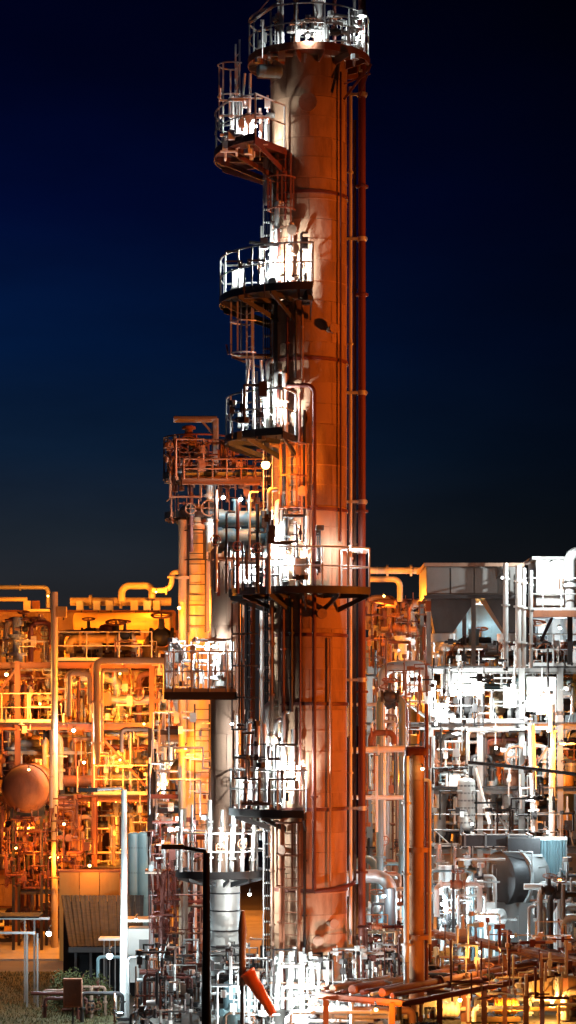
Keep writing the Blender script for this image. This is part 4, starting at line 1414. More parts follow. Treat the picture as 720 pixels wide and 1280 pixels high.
clutter(CO['d'], 108, 200, 1003, 1085, 84.5, 88, pal_o, {'up': 9, 'flat': 6, 'loop': 3, 'vessel': 2, 'box': 1, 'ladder': 1}, GL, ZL[0] + .06)
clutter(CO['f'], 0, 215, 800, 1000, 93, 97, pal_o, {'up': 10, 'flat': 10, 'ladder': 2, 'tray': 3, 'loop': 4}, GL, ZL[0], (.05, .2))
clutter(CO['e'], 0, 150, 1090, 1180, 84, 90, pal_o, {'up': 8, 'flat': 4, 'pump': 3, 'drum': 1}, GL, 0.05)

ls = [(8, 843, 82.5, 'warm', 380, .16, 'yellow-white lamp at the picture edge beside the furnace'), (92, 913, 81.5, 'white', 330, .14, 'white lamp among the orange-lit pipes'),
      (105, 953, 81, 'warm', 330, .12, 'yellow-white lamp just below the white one in the orange-lit unit'), (205, 985, 71.6, 'white', 900, .2, 'blazing white lamp between the orange unit and slim columns'),
      (243, 968, 71.5, 'warm', 420, .14, 'warm lamp close to the blazing white one near the slim columns'), (150, 842, 82, 'sodium', 620, .06, 'sodium lamp under the portal pipe'),
      (190, 792, 93, 'sodium', 900, .08, 'sodium lamp at the end of the duct drum'), (110, 790, 92, 'sodium', 650, .08, 'sodium lamp between duct drum and yellow pole'),
      (35, 800, 91, 'sodium', 480, .08, 'sodium lamp on the furnace front near the picture edge'), (36, 962, 77.8, 'sodium', 26, .07, 'sodium lamp above the round vessel end'),
      (112, 1082, 77.2, 'sodium', 42, .12, 'sodium lamp over the low orange wall'), (80, 1030, 79.5, 'warm', 190, .09, 'small warm lamp above the dark pipes'),
      (180, 905, 82.5, 'sodium', 520, .06, 'sodium lamp in the middle bay near the slim columns'), (50, 880, 83, 'sodium', 420, .06, 'sodium lamp beside the lower yellow pole'),
      (150, 950, 82.5, 'sodium', 480, .06, 'sodium lamp under the middle deck'), (20, 1060, 79, 'sodium', 240, .06, 'sodium lamp deep in the dark pipes'),
      (100, 860, 91, 'sodium', 520, .06, 'sodium lamp high on the furnace wall'), (195, 740, 96, 'sodium', 260, .06, 'sodium lamp on the furnace roof by the hook pipe'), (60, 745, 96.5, 'sodium', 180, .06, 'sodium lamp on the furnace roof by the yellow pole')]
ls += [(34, 1035, 82.3, 'sodium', 260, .05, 'added sodium fill lamp in the dark pipes beneath the round vessel'), (72, 1072, 81.5, 'sodium', 220, .05, 'added sodium fill lamp low beside the foot of the yellow pole'), (152, 1062, 83, 'sodium', 300, .05, 'added sodium fill lamp low behind the white lamp post'), (30, 860, 95, 'sodium', 700, .05, 'added sodium fill lamp behind the frame, high near the picture edge'), (130, 880, 95, 'sodium', 700, .05, 'added sodium fill lamp behind the frame, high beside the portal pipe'),  # the low lamps are added here as warm fill
       (190, 860, 95, 'sodium', 700, .05, 'added sodium fill lamp behind the frame, high near the slim columns'), (40, 940, 95, 'sodium', 700, .05, 'added sodium fill lamp behind the frame at half height near the picture edge'),  # lamps behind the frame added so its gaps glow orange
       (130, 1000, 95, 'sodium', 700, .05, 'added sodium fill lamp behind the frame at half height beside the white post'), (190, 960, 94, 'sodium', 600, .05, 'added sodium fill lamp behind the frame at half height near the slim columns'),
       (60, 1050, 92, 'sodium', 600, .05, 'added sodium fill lamp behind the frame, low over the dark pipes')]
for px, py, d, k, pw, r, lab in ls:
    lamp(lab, W(px, py, d), k, pw, r)

# low orange wall, shed, shelter, silos
lw = thing('low_wall', 'low flat orange-lit wall behind the grey shed roof', 'wall', (W(105, 0, 78).x, CAMY + 78, 0))
wl0, wl1 = W(74, 1119, 78), W(150, 1090, 78)
for i in range(3):
    w = (wl1.x - wl0.x) / 3
    part('panel', MB().box((wl0.x + (i + .5) * w, CAMY + 78, wl1.z / 2), (w - .03, .16, wl1.z)), 'yellow', lw)
part('coping', MB().box(((wl0.x + wl1.x) / 2, CAMY + 78, wl1.z + .04), (wl1.x - wl0.x + .1, .24, .07)), 'rust', lw)


def corrugated(root, a, b, c, d, m, n=14, t=.05):
    """roof of separate ribbed sheets between eave a-b and ridge d-c"""
    a, b, c, d = map(Vector, (a, b, c, d))
    nrm = (b - a).cross(d - a).normalized()
    for i in range(n):
        f0, f1 = i / n + .002, (i + 1) / n - .002
        vs, fs = [], []
        prof = [(0, 0), (.08, .6), (.2, .6), (.28, 0), (.5, 0), (.58, .6), (.7, .6), (.78, 0), (1, 0)]
        for fx, hz in prof:
            f = f0 + (f1 - f0) * fx
            for e0, e1 in ((a, b), (d, c)):
                vs.append(e0 + (e1 - e0) * f + nrm * (hz * t))
        for k in range(len(prof) - 1):
            fs.append((2 * k, 2 * k + 2, 2 * k + 3, 2 * k + 1))
        for k in range(len(prof)):
            vs.append(vs[2 * k] - nrm * .03)
        base = 2 * len(prof)
        for k in range(len(prof) - 1):
            fs.append((2 * k, base + k, base + k + 1, 2 * k + 2))
        part('roof_sheet', MB().add(vs, fs), m, root, 20)


shd = thing('shed', 'low shed with a broad grey corrugated roof by the white lamp post', 'shed', (W(118, 0, 70).x, CAMY + 70, 0))
dA, dB = 67.5, 73
zr, ze = W(0, 1119, dB).z, W(0, 1183, dA).z
xa, xb = W(86, 0, dA).x, W(178, 0, dA).x
xa2, xb2 = W(76, 0, dB).x, W(180, 0, dB).x
corrugated(shd, (xa, CAMY + dA, ze), (xb, CAMY + dA, ze), (xb2, CAMY + dB, zr), (xa2, CAMY + dB, zr), 'roof', 9, .014)
part('wall', MB().box(((xa2 + xb2) / 2, CAMY + dB - .1, zr / 2 - .1), (xb2 - xa2 - .2, .12, zr - .2)), 'roof', shd)
part('wall', MB().box(((xa + xb) / 2, CAMY + dA + .5, ze / 2 - .05), (xb - xa - .3, .12, ze - .1)), 'roof', shd)
part('fascia', MB().box(((xa + xb) / 2, CAMY + dA - .03, ze - .1), (xb - xa, .04, .16)), 'dark', shd)
for i in range(5):
    x = xa + .2 + (xb - xa - .4) * i / 4
    beam('post', (x, CAMY + dA + .1, 0), (x, CAMY + dA + .1, ze - .06), .08, 'dark', shd)
can = thing('canopy', 'small pale lit canopy under the eave of the grey shed', 'canopy', W(140, 1174, 66.5))
part('roof', MB().box(W(140, 1173, 66.5), (.75, .7, .06)), 'galv', can)
for i in range(4):
    p = W(130 + 7 * i, 1173, 66.3)
    beam('post', (p.x, p.y, 0), (p.x, p.y, p.z), .03, 'grey', can, sec='box')
hut = thing('hut', 'small white hut beside the slim dark pipes', 'hut', W(176, 1180, 66))
part('wall', MB().box(W(176, 1176, 66) + Vector((0, .5, -.45)), (.8, .9, 1.6)), 'white', hut)
part('roof', MB().box(W(176, 1153, 66) + Vector((0, .5, .05)), (.95, 1.1, .08)), 'white', hut)
part('door', MB().box(W(180, 1185, 66) + Vector((0, .03, -.35)), (.3, .04, 1.2)), 'grey', hut)
shl = thing('shelter', 'white tube-framed open shelter at the picture edge', 'shelter', W(10, 1165, 66))
for y, d in ((1148, 66), (1166, 65)):
    beam('beam', W(-30, y, d), W(62 if y < 1160 else 44, y, d), .07, 'galv', shl, sec='box')
for px, d in ((31, 66), (43, 66), (34, 65), (47, 65), (-20, 65)):
    p = W(px, 1150 if d == 66 else 1167, d)
    beam('post', (p.x, p.y, 0), p, .05, 'grey', shl, sec='box')
part('roof', MB().box(W(-2, 1144, 66.6), (2.6, 1.4, .05)), 'roof', shl)
for i, px in enumerate((167, 180)):
    p = W(px, 1040, 74)
    o = drum(['narrow pale silo next to the white lamp post', 'narrow pale silo next to the dark pipes'][i], (p.x, p.y, p.z / 2 + .6), (0, 0, 1), .2 + .05 * i, p.z - 1.4, 'teal', 'narrow silos', 'silo', 'silo', bands=4, nozzles=0, zfoot=0.05)
lamp('cold white lamp on the open shelter', W(61, 1167, 63.6), 'cool', 130, .2)
lamp('cold white lamp under the small canopy by the shed', W(137, 1195, 61.6), 'cool', 190, .24)
lamp('white lamp on the hut wall behind the white post', W(170, 1150, 65.2), 'white', 60, .07)

# shrubs and low manifolds in front
def shrub(label, p, r, h):
    p = Vector(p)
    o = thing('shrub', label, 'shrub', p, 'low shrubs on the open plot')
    mbs = MB()
    for k in range(7):
        a = rnd.uniform(0, 6.28)
        mbs.tube([p, p + Vector((.3 * r * math.cos(a), .3 * r * math.sin(a), h * .4)), p + Vector((.8 * r * math.cos(a), .8 * r * math.sin(a), h * rnd.uniform(.6, .95)))], .014, 5)
    part('stems', mbs, 'rust', o)
    mb = MB()
    for k in range(1500):
        a, b = rnd.uniform(0, 6.28), rnd.random()
        rr = r * math.sqrt(rnd.random()) * (1 - .35 * b) * rnd.uniform(.75, 1.2)
        c = p + Vector((rr * math.cos(a), rr * math.sin(a), h * (.08 + .95 * b * rnd.uniform(.7, 1.1))))
        u = Vector((rnd.uniform(-1, 1), rnd.uniform(-1, 1), rnd.uniform(-.6, 1))).normalized() * rnd.uniform(.03, .06)
        v = u.orthogonal().normalized() * u.length * .5
        mb.add([c - u, c + v, c + u, c - v], [(0, 1, 2, 3)])
    part('foliage', mb, 'leaf', o)


shrub('dark shrub before the grey shed, next to the open shelter', (W(84, 0, 64).x, CAMY + 64, 0), .6, 1.2)
shrub('wider dark shrub before the grey shed, next to the white post', (W(118, 0, 64.5).x, CAMY + 63.5, 0), .75, 1.15)

LM.update(white=.72, sodium=2.5, warm=1.3, cool=2.3)


# ================================================================== white-lit unit
GR = 'gear of the white-lit unit'
pal_w = ['galv', 'white', 'grey', 'clad_pale', 'galv', 'dark', 'rust', 'dark', 'clad_brown', 'maroon', 'teal']
DR = 76.0
XR = [W(p, 0, DR).x for p in (462, 538, 600, 652, 700, 770)]
YR = [CAMY + DR, CAMY + DR + 4.5]
ZR = [W(0, p, DR).z for p in (1060, 985, 905, 835)]
frame('grey open steel frame of the white-lit unit beside the standpipe', XR, YR, ZR, 'grey', decks=[(0, 5, 0), (1, 5, 1), (0, 5, 2), (1, 5, 3)], rails=[(1, 3, 2), (3, 5, 3), (0, 1, 1), (1, 4, 0)], braces=[(0, 3, 2), (2, 1, 1), (3, 2, 0)], railm='galv', colw=.2, beamw=.2)
# air cooler with hanging hoppers
ac = thing('air_cooler', 'long dark grey air cooler on tapering hoppers above the white-lit unit', 'air cooler', W(595, 745, 74))
A0, A1 = W(533, 746, 74), W(652, 706, 74)
zc0, zc1 = A0.z, A1.z
lamp('white fill lamp added on a bracket before the air cooler side panels', W(628, 722, 72.0), 'white', 40, .05, arm=(0, 2.0, 0))  # lamp added to brighten the air cooler side
part('bundle', MB().box(((A0.x + A1.x) / 2, A0.y + 2, (zc0 + zc1) / 2), (A1.x - A0.x, 4, zc1 - zc0 - .14)), 'grey', ac)
for i in range(4):
    w = (A1.x - A0.x) / 4
    part('side_panel', MB().box((A0.x + (i + .5) * w, A0.y - .03, (zc0 + zc1) / 2), (w - .05, .05, zc1 - zc0 - .24)), 'grey', ac)
part('top_channel', MB().box(((A0.x + A1.x) / 2, A0.y + 2, zc1), (A1.x - A0.x + .16, 4.2, .12)), 'clad_brown', ac)
part('bottom_channel', MB().box(((A0.x + A1.x) / 2, A0.y + 2, zc0), (A1.x - A0.x + .16, 4.2, .12)), 'dark', ac)
for (pa, pb, qa, qb) in ((535, 597, 545, 568), (606, 652, 633, 648)):
    for yy in (0.15,):
        a, b = W(pa, 0, 74).x + .03, W(pb, 0, 74).x - .03
        c, d = W(qa, 0, 74).x, W(qb, 0, 74).x
        zb = W(0, 790, 74).z
        y0 = A0.y + yy
        vs = [(a, y0, zc0 - .07), (b, y0, zc0 - .07), (b, y0 + 1.7, zc0 - .07), (a, y0 + 1.7, zc0 - .07), (c, y0 + .45, zb), (d, y0 + .45, zb), (d, y0 + 1.25, zb), (c, y0 + 1.25, zb)]
        hop = part('hopper', MB().add(vs, [(0, 1, 5, 4), (1, 2, 6, 5), (2, 3, 7, 6), (3, 0, 4, 7), (0, 3, 2, 1), (4, 5, 6, 7)]), 'dark', ac)
        part('fan_ring', MB().lathe([(.42, zb - .3), (.42, zb - .02), (.36, zb - .02), (.36, zb - .3)], ((c + d) / 2, y0 + .85, 0), (0, 0, 1), 20), 'galv', ac)
for px in (536, 592, 650):
    for yy in (.05, 3.9):
        p = W(px, 0, 74)
        beam('leg', (p.x, A0.y + yy, ZR[3] + .06), (p.x, A0.y + yy, zc0 - .06), .14, 'grey', ac)
tk = drum('pale blue-white tank glimpsed under the air cooler', W(604, 776, 84), (1, 0, 0), .85, 2.0, 'teal', GR, bands=4, nozzles=0, head=.3, zfoot=ZR[3] + .06)
pipe('orange-lit roof beam pipe between the tall column and the air cooler', [W(462, 713, 80), W(536, 713, 80)], .13, 'cream', GR, flanges=(.3, .7), bands=4)
pipe('second orange-lit pipe under the roof beam pipe', [W(462, 724, 80.5), W(500, 724, 80.5), W(500, 752, 80.5)], .11, 'cream', GR)
# cabin on its deck
cab = thing('control_cabin', 'brilliant white cabin on a railed deck beyond the air cooler', 'cabin', W(700, 764, 75))
c0, c1 = W(670, 757, 75), W(760, 700, 75)
part('wall', MB().box(((c0.x + c1.x) / 2, c0.y + 1.2, (c0.z + c1.z) / 2), (c1.x - c0.x, 2.4, c1.z - c0.z)), 'white', cab)
part('roof', MB().box(((c0.x + c1.x) / 2, c0.y + 1.2, c1.z + .06), (c1.x - c0.x + .3, 2.7, .1)), 'galv', cab)
for i in range(4):
    part('wall_panel', MB().box((c0.x + (i + .5) * (c1.x - c0.x) / 4, c0.y - .02, (c0.z + c1.z) / 2), ((c1.x - c0.x) / 4 - .03, .03, c1.z - c0.z - .06)), 'white', cab)
part('window', MB().box(W(702, 730, 75) + Vector((0, -.05, 0)), (.2, .05, .34)), 'clad_brown', cab)
dk = thing('deck', 'red-brown railed deck carrying the white cabin', 'platform', W(655, 766, 74))
part('deck_plate', MB().box(((W(655, 0, 74).x + W(770, 0, 74).x) / 2, CAMY + 75.2, W(0, 766, 74).z), (W(770, 0, 74).x - W(655, 0, 74).x, 3.4, .1)), 'maroon', dk)
part('edge_beam', MB().box(((W(655, 0, 74).x + W(770, 0, 74).x) / 2, CAMY + 73.46, W(0, 768, 74).z), (W(770, 0, 74).x - W(655, 0, 74).x, .06, .22)), 'rust', dk)
rail_line(dk, [W(656, 764, 73.6), W(770, 764, 73.6)], 1.1, 'galv', .62)
for px in (657, 712):
    beam('leg', (W(px, 0, 74).x, CAMY + 73.9, ZR[3] + .06), (W(px, 0, 74).x, CAMY + 73.9, W(0, 769, 74).z), .16, 'dark', dk)
beam('brace', W(676, 802, 74), W(690, 772, 74), .1, 'dark', dk)
pipe('silver gooseneck vent rising behind the white cabin', [W(712, 760, 74), W(712, 690, 74), W(735, 690, 74)], .19, 'galv', GR, bend=.35, flanges=(.3,), n=18)
for i, (px, r, m) in enumerate(((632, .09, 'galv'), (648, .1, 'white'), (655, .07, 'white'), (664, .06, 'galv'))):
    pipe(f'{ORD[i]} upright pipe between air cooler and white cabin, counted from the cooler', [W(px, 835, 73.4), W(px, 704 + 3 * i, 73.4)], r, m, GR, flanges=(.25, .6, .85))
panel_wall('process_building', 'ribbed pale building wall closing off the white-lit unit', 455, 760, 800, 1200, 96, 8, 9, 'grey', 'building', 'rust', 5.0)
wall2 = panel_wall('panel_screen', 'white lit screen of panels under the cabin deck', 664, 740, 772, 806, 82, 4, 1, 'white', 'screen', 'galv', .4)

CW = {
    'a': ('top deck of the white-lit unit', 'the tall column'), 'b': ('upper deck of the white-lit unit', 'the standpipe'),
    'c': ('middle deck of the white-lit unit', 'the standpipe'), 'd': ('low deck of the white-lit unit', 'the standpipe'),
    'e': ('at ground level behind the pipe rack', 'the standpipe'), 'f': ('wall behind the white-lit unit', 'the standpipe'),
    'g': ('gap before the standpipe', 'the tall column'), 'h': ('around the column feet', 'the black lamp post'),
    'i': ('among the slim columns', 'the white lamp post'), 'j': ('before the hut and silos', 'the white lamp post'),
}
clutter(CW['a'], 462, 535, 745, 835, 80, 85, pal_o, {'up': 8, 'flat': 6, 'loop': 3, 'box': 2, 'vessel': 1, 'tray': 1}, GR, ZR[3] + .06)
clutter(CW['a'], 545, 715, 800, 835, 77, 80, pal_w + ['cream'], {'up': 10, 'flat': 6, 'drum': 2, 'box': 4, 'loop': 3, 'tray': 1}, GR, ZR[3] + .06)
clutter(CW['b'], 540, 640, 843, 905, 77, 80, pal_w, {'up': 9, 'flat': 5, 'box': 3, 'vessel': 2, 'loop': 2}, GR, ZR[2] + .06)
clutter(CW['b'], 640, 720, 843, 905, 77, 80, pal_w + ['cream', 'yellow'], {'up': 9, 'flat': 5, 'box': 2, 'drum': 1, 'ladder': 1}, GR, ZR[2] + .06)
clutter(CW['c'], 540, 640, 912, 985, 76.4, 80, pal_w, {'up': 12, 'flat': 5, 'vessel': 2, 'loop': 3, 'box': 1, 'ladder': 1}, GR, ZR[1] + .06)
clutter(CW['c'], 640, 720, 912, 985, 76.4, 80, pal_w + ['cream'], {'up': 11, 'flat': 5, 'vessel': 1, 'loop': 2, 'box': 1}, GR, ZR[1] + .06)
clutter(CW['d'], 545, 720, 993, 1060, 76.4, 80, pal_w + ['teal', 'grey'], {'up': 16, 'flat': 8, 'vessel': 3, 'drum': 2, 'loop': 4, 'box': 2}, GR, ZR[0] + .06)
clutter(CW['e'], 545, 720, 1068, 1190, 72, 79, ['galv', 'teal', 'white', 'dark', 'grey', 'galv'], {'up': 16, 'flat': 9, 'pump': 3, 'vessel': 3, 'loop': 5, 'box': 3, 'drum': 1, 'stair': 1}, GR, .06)
clutter(CW['f'], 460, 720, 820, 1060, 91, 95, pal_o, {'up': 8, 'flat': 9, 'tray': 3, 'ladder': 1, 'loop': 4}, GR, ZR[0], (.06, .2))
clutter(CW['g'], 462, 505, 830, 1060, 66, 78, pal_o + pal_w, {'up': 6, 'flat': 9, 'loop': 3, 'ladder': 1}, GR, ZR[0] - 2.0)
clutter(CW['g'], 460, 506, 1070, 1190, 64, 72, ['teal', 'galv', 'dark', 'rust', 'white'], {'up': 6, 'flat': 6, 'drum': 1, 'loop': 3, 'box': 1}, GR, .06)
pipe('long white pipe level behind the overhead line, meeting the standpipe', [W(440, 938, 66), W(506, 936, 66)], .1, 'white', GR, flanges=(.5,), bands=2)
pipe('second long white pipe level behind the overhead line', [W(440, 997, 66.5), W(504, 997, 66.5)], .07, 'white', GR, flanges=(.4,))
pipe('thin upright white pipe crossing both level white pipes', [W(471, 1040, 65.8), W(471, 945, 65.8)], .04, 'white', GR)
pipe('dark sagging pipe crossing the white-lit unit', [W(585, 953, 70), W(640, 958, 70), W(730, 969, 70)], .055, 'dark', GR, bend=.5)
pipe('white rectangular pipe frame on the middle deck of the white-lit unit', [W(585, 955, 74.5), W(585, 913, 74.5), W(650, 913, 74.5)], .06, 'white', GR, bend=.15)
pipe('fat white upright pipe in the glare on the middle deck', [W(668, 1040, 74.3), W(664, 905, 74.3)], .12, 'white', GR, flanges=(.2, .6))
pipe('fat white upright pipe beside the orange bay at the picture edge', [W(690, 1050, 74.6), W(690, 880, 74.6)], .11, 'white', GR, flanges=(.3, .8))
pipe('slim white slanting pipe on the middle deck of the white-lit unit', [W(612, 1030, 74.4), W(594, 960, 74.4)], .06, 'white', GR, flanges=(.3,))
drum('silvery ribbed drum standing behind the slanting white pipe', W(583, 1005, 75) , (0, 0, 1), .3, 1.5, 'clad_pale', GR, 'vessel', bands=6, nozzles=0, zfoot=ZR[0] + .06, bandmat='grey')
for i, (px, py, w, h, lab) in enumerate(((513, 848, .62, .95, 'white electrical cabinet in the glare between tall column and standpipe head'), (537, 866, .45, .8, 'narrow white electrical cabinet next to the blinding lamp'),
        (578, 850, 1.5, 1.1, 'broad white switch cabinet right behind the blinding lamp'), (676, 868, 1.0, 1.2, 'white switch cabinet behind the farther blinding lamp'), (640, 872, .6, .7, 'small white cabinet between the two blinding lamps'),
        (550, 890, .5, .6, 'white cabinet low beside the blinding lamp'), (566, 980, .5, .6, 'white instrument cabinet beside the standpipe on the middle deck'), (560, 1100, .6, .9, 'white instrument cabinet at the foot of the dark blower'))):
    junction_box(lab, W(px, py, 76.4 if py < 1000 else 68.5), (w, .35, h), 'white', 'white cabinets of the white-lit unit', post=.3)
for i, (px, py, d, r, L, m, lab) in enumerate(((610, 992, 77, .26, 1.6, 'clad_pale', 'silvery upright vessel on the middle deck by the slanting pipe'), (640, 1020, 77, .3, 1.3, 'white', 'white upright vessel under the sagging dark pipe'),
        (705, 1000, 77, .34, 1.6, 'yellow', 'ochre upright vessel at the picture edge'), (552, 1012, 77, .24, 1.7, 'galv', 'pale upright vessel hard by the standpipe'), (625, 868, 78, .3, 1.2, 'cream', 'cream upright vessel between the blinding lamps'))):
    drum(lab, W(px, py, d), (0, 0, 1), r, L, m, GR, 'vessel', bands=3, nozzles=1, zfoot=(ZR[2] if py < 900 else ZR[0]) + .06)
# blower
BL = W(640, 1098, 68)
bl = thing('blower', 'big dark blower scroll with a pale rim in the white-lit unit', 'blower', (BL.x, BL.y, 0))
ax = Vector((-.86, -.5, 0)).normalized()
part('scroll', MB().lathe([(.05, -.02), (.7, 0), (.84, .06), (.86, .12), (.86, .62), (.8, .64)], BL - ax * -.55, -ax, 36), 'dark', bl)
part('rim', MB().lathe([(.87, -.05), (.94, -.05), (.94, .05), (.87, .05)], BL - ax * .1, -ax, 36), 'galv', bl)
part('casing', MB().lathe([(.83, .12), (.86, .16), (.86, .8), (.7, .95), (.3, 1.0)], BL, -ax, 36), 'grey', bl)
part('outlet_duct', MB().box(BL + Vector((.35, .2, 1.0)), (1.0, .8, .5)), 'dark', bl)
part('duct_flange', MB().box(BL + Vector((.35, .2, .72)), (1.12, .92, .08)), 'galv', bl)
part('pedestal', MB().box((BL.x, BL.y, (BL.z - .7) / 2), (1.3, 1.1, BL.z - .7)), 'grey', bl)
MT = W(612, 1146, 66.5)
mo = thing('motor', 'white electric motor with a round end before the dark blower', 'motor', (MT.x, MT.y, 0))
av = Vector((.75, -.66, 0)).normalized()
part('body', MB().lathe([(.1, -.45), (.24, -.43), (.25, .3), (.27, .32), (.27, .44), (.2, .5), (.06, .52)], MT, av, 24), 'white', mo)
for k in range(7):
    part('fin', MB().lathe([(.265, 0), (.265, .025)], MT + av * (-.4 + .1 * k), av, 18), 'white', mo)
part('terminal_box', MB().box(MT + Vector((0, 0, .32)), (.3, .25, .22)), 'white', mo)
part('stand', MB().box((MT.x, MT.y, (MT.z - .25) / 2), (.8, .6, MT.z - .25)), 'teal', mo)
for k in range(4):
    part('slat', MB().box((MT.x - .3 + .2 * k, MT.y - .32, MT.z - .75), (.06, .05, .8)), 'white', mo)
lv = thing('louvre_screen', 'upright pale blue louvre screen beside the dark blower', 'screen', W(686, 1090, 68))
for k in range(9):
    p = W(672 + 4 * k, 1072, 68)
    part('slat', MB().box(p, (.05, .16, 1.1), .5), 'teal', lv)
part('header', MB().box(W(688, 1048, 68), (1.0, .2, .1)), 'white', lv)
part('footer', MB().box(W(688, 1096, 68), (1.0, .2, .1)), 'dark', lv)
for px in (669, 707):
    p = W(px, 1048, 68)
    beam('post', (p.x, p.y, 0), p, .08, 'grey', lv)
duct = thing('duct', 'flat dark duct with pale flanges above the blower', 'duct', W(615, 1052, 68))
part('body', MB().box(W(620, 1050, 68.5), (2.2, .8, .34)), 'dark', duct)
for px in (580, 606, 634, 660):
    part('flange', MB().box(W(px, 1050, 68.5), (.06, .9, .42)), 'grey', duct)

# pipe rack running away on the near side
rk = thing('pipe_rack', 'low rust-red pipe rack running away beside the standpipe', 'rack', (2.0, -3, 0))
GA, GB = Vector((1.7, -4.2, 0)), Vector((9.6, 7.0, 0))
gd = (GB - GA).normalized()
gs = Vector((gd.y, -gd.x, 0))
zrk = 1.55
for i in range(7):
    p = GA + (GB - GA) * (i / 6)
    for s in (-.9, 1.1):
        q = p + gs * s
        beam('leg', (q.x, q.y, 0), (q.x, q.y, zrk - .1), .14, 'rust', rk)
    beam('sleeper', p + gs * -1.2 + Vector((0, 0, zrk - .1)), p + gs * 1.4 + Vector((0, 0, zrk - .1)), .16, 'rust', rk)
for s in (-1.2, 1.4):
    beam('rail', GA + gs * s + Vector((0, 0, zrk - .12)), GB + gs * s + Vector((0, 0, zrk - .12)), .14, 'maroon', rk)
for i in range(8):
    s = -1.0 + .3 * i
    r = [.06, .1, .05, .12, .07, .05, .11, .06][i]
    m = ['rust', 'clad_brown', 'maroon', 'rust', 'maroon', 'galv', 'rust', 'maroon'][i]
    z = zrk + r + .01
    q0, q1 = GA + gs * s + Vector((0, 0, z)), GB + gs * s + Vector((0, 0, z))
    pipe(f'{ORD[i]} pipe along the low rust-red rack, counted from its far side', [q0, q1], r, m, 'pipes on the low rust-red rack', flanges=(.2, .45, .7), valves=(.35,) if i % 3 == 1 else ())
rk2 = thing('pipe_rack', 'raised brown pipe rack under the blower and motor', 'rack', W(540, 1200, 64))
H0, H1 = W(540, 1176, 62), W(725, 1212, 60)
for i in range(5):
    p = H0 + (H1 - H0) * (i / 4)
    beam('leg', (p.x, p.y, 0), p, .12, 'rust', rk2)
    beam('sleeper', p + Vector((-.1, -.1, 0)), p + Vector((.15, 1.6, 0)), .12, 'maroon', rk2)
for i in range(6):
    yy = .1 + .26 * i
    r = [.06, .09, .05, .08, .05, .07][i]
    o = Vector((.02 * i, yy, r + .07))
    pipe(f'{ORD[i]} pipe along the raised brown rack, counted from its near edge', [H0 + o, H1 + o], r, ['rust', 'clad_brown', 'maroon', 'rust', 'cream', 'clad'][i], 'pipes on the raised brown rack', flanges=(.3, .6), valves=(.5,) if i % 2 else ())

# gear around the feet
pal_f = ['galv', 'white', 'dark', 'grey', 'clad_brown', 'galv', 'teal', 'maroon']
clutter(CW['h'], 268, 345, 1200, 1285, 57.5, 61.5, pal_f, {'up': 12, 'flat': 7, 'loop': 5, 'box': 3, 'vessel': 1}, 'gear around the column feet', .1, (.025, .09))
clutter(CW['h'], 345, 520, 1215, 1285, 56.5, 61.5, pal_f, {'up': 16, 'flat': 9, 'loop': 8, 'pump': 2, 'box': 3, 'vessel': 1}, 'gear around the column feet', .1, (.025, .09))
clutter(CW['h'], 445, 520, 1150, 1230, 58, 62, pal_f + ['rust', 'maroon'], {'up': 6, 'flat': 4, 'loop': 3}, 'gear around the column feet', .1, (.025, .08))
clutter(CW['i'], 188, 262, 1040, 1210, 62, 68, ['maroon', 'dark', 'clad_brown', 'grey', 'rust', 'galv'], {'up': 16, 'flat': 6, 'loop': 4, 'ladder': 1}, 'gear among the slim columns', .1, (.03, .11))
clutter(CW['i'], 186, 300, 985, 1090, 64, 70, pal_w, {'flat': 7, 'loop': 3, 'box': 3, 'tray': 1}, 'gear among the slim columns', Z(1090, 66), (.03, .11))
clutter(CW['i'], 180, 300, 905, 1000, 69, 75, pal_o, {'up': 9, 'flat': 6, 'loop': 3}, 'gear among the slim columns', Z(1020, 70), (.04, .14))
clutter(CW['j'], 160, 268, 1195, 1285, 58.5, 64, pal_f + ['maroon', 'rust'], {'up': 12, 'flat': 8, 'loop': 6, 'pump': 2, 'box': 1}, 'gear among the slim columns', .1, (.025, .08))
clutter(('open plot before the shed', 'the open shelter'), 45, 150, 1235, 1285, 60.5, 63.5, ['dark', 'rust', 'galv', 'maroon', 'clad_brown'], {'up': 5, 'loop': 3, 'box': 1, 'flat': 2}, 'gear on the open plot', .05, (.025, .06))
clutter(('added under the low rust-red rack', 'the standpipe'), 530, 725, 1225, 1285, 61, 66.5, ['cream', 'white', 'yellow', 'galv', 'cream'], {'up': 9, 'flat': 8, 'drum': 4, 'box': 4, 'pump': 3, 'loop': 4}, 'light-catching gear added under the low rack', .06, (.03, .12))  # pale gear added to give the rack lamps surfaces to light
clutter(('before the dark blower', 'the standpipe'), 545, 600, 1070, 1200, 65, 67.5, ['galv', 'white', 'grey', 'teal', 'dark'], {'up': 6, 'flat': 5, 'loop': 3, 'box': 2}, 'gear before the blower', .06, (.03, .09))
clutter(('beside the louvre screen', 'the dark blower'), 655, 722, 1095, 1200, 64.5, 67.5, ['galv', 'dark', 'grey', 'white', 'rust'], {'up': 8, 'flat': 5, 'loop': 4, 'vessel': 1}, 'gear beside the louvre screen', .06, (.03, .1))
# beam frames between the slim columns and the orange unit
XM = [W(p, 0, 68).x for p in (188, 226, 268)]
frame('dark narrow frame between the orange-lit unit and the slim columns', XM, [CAMY + 68, CAMY + 70], [W(0, p, 68).z for p in (1090, 1010, 912)], 'dark', colw=.14, beamw=.16, decks=[(0, 2, 0)], rails=[(0, 2, 0)], railm='galv')

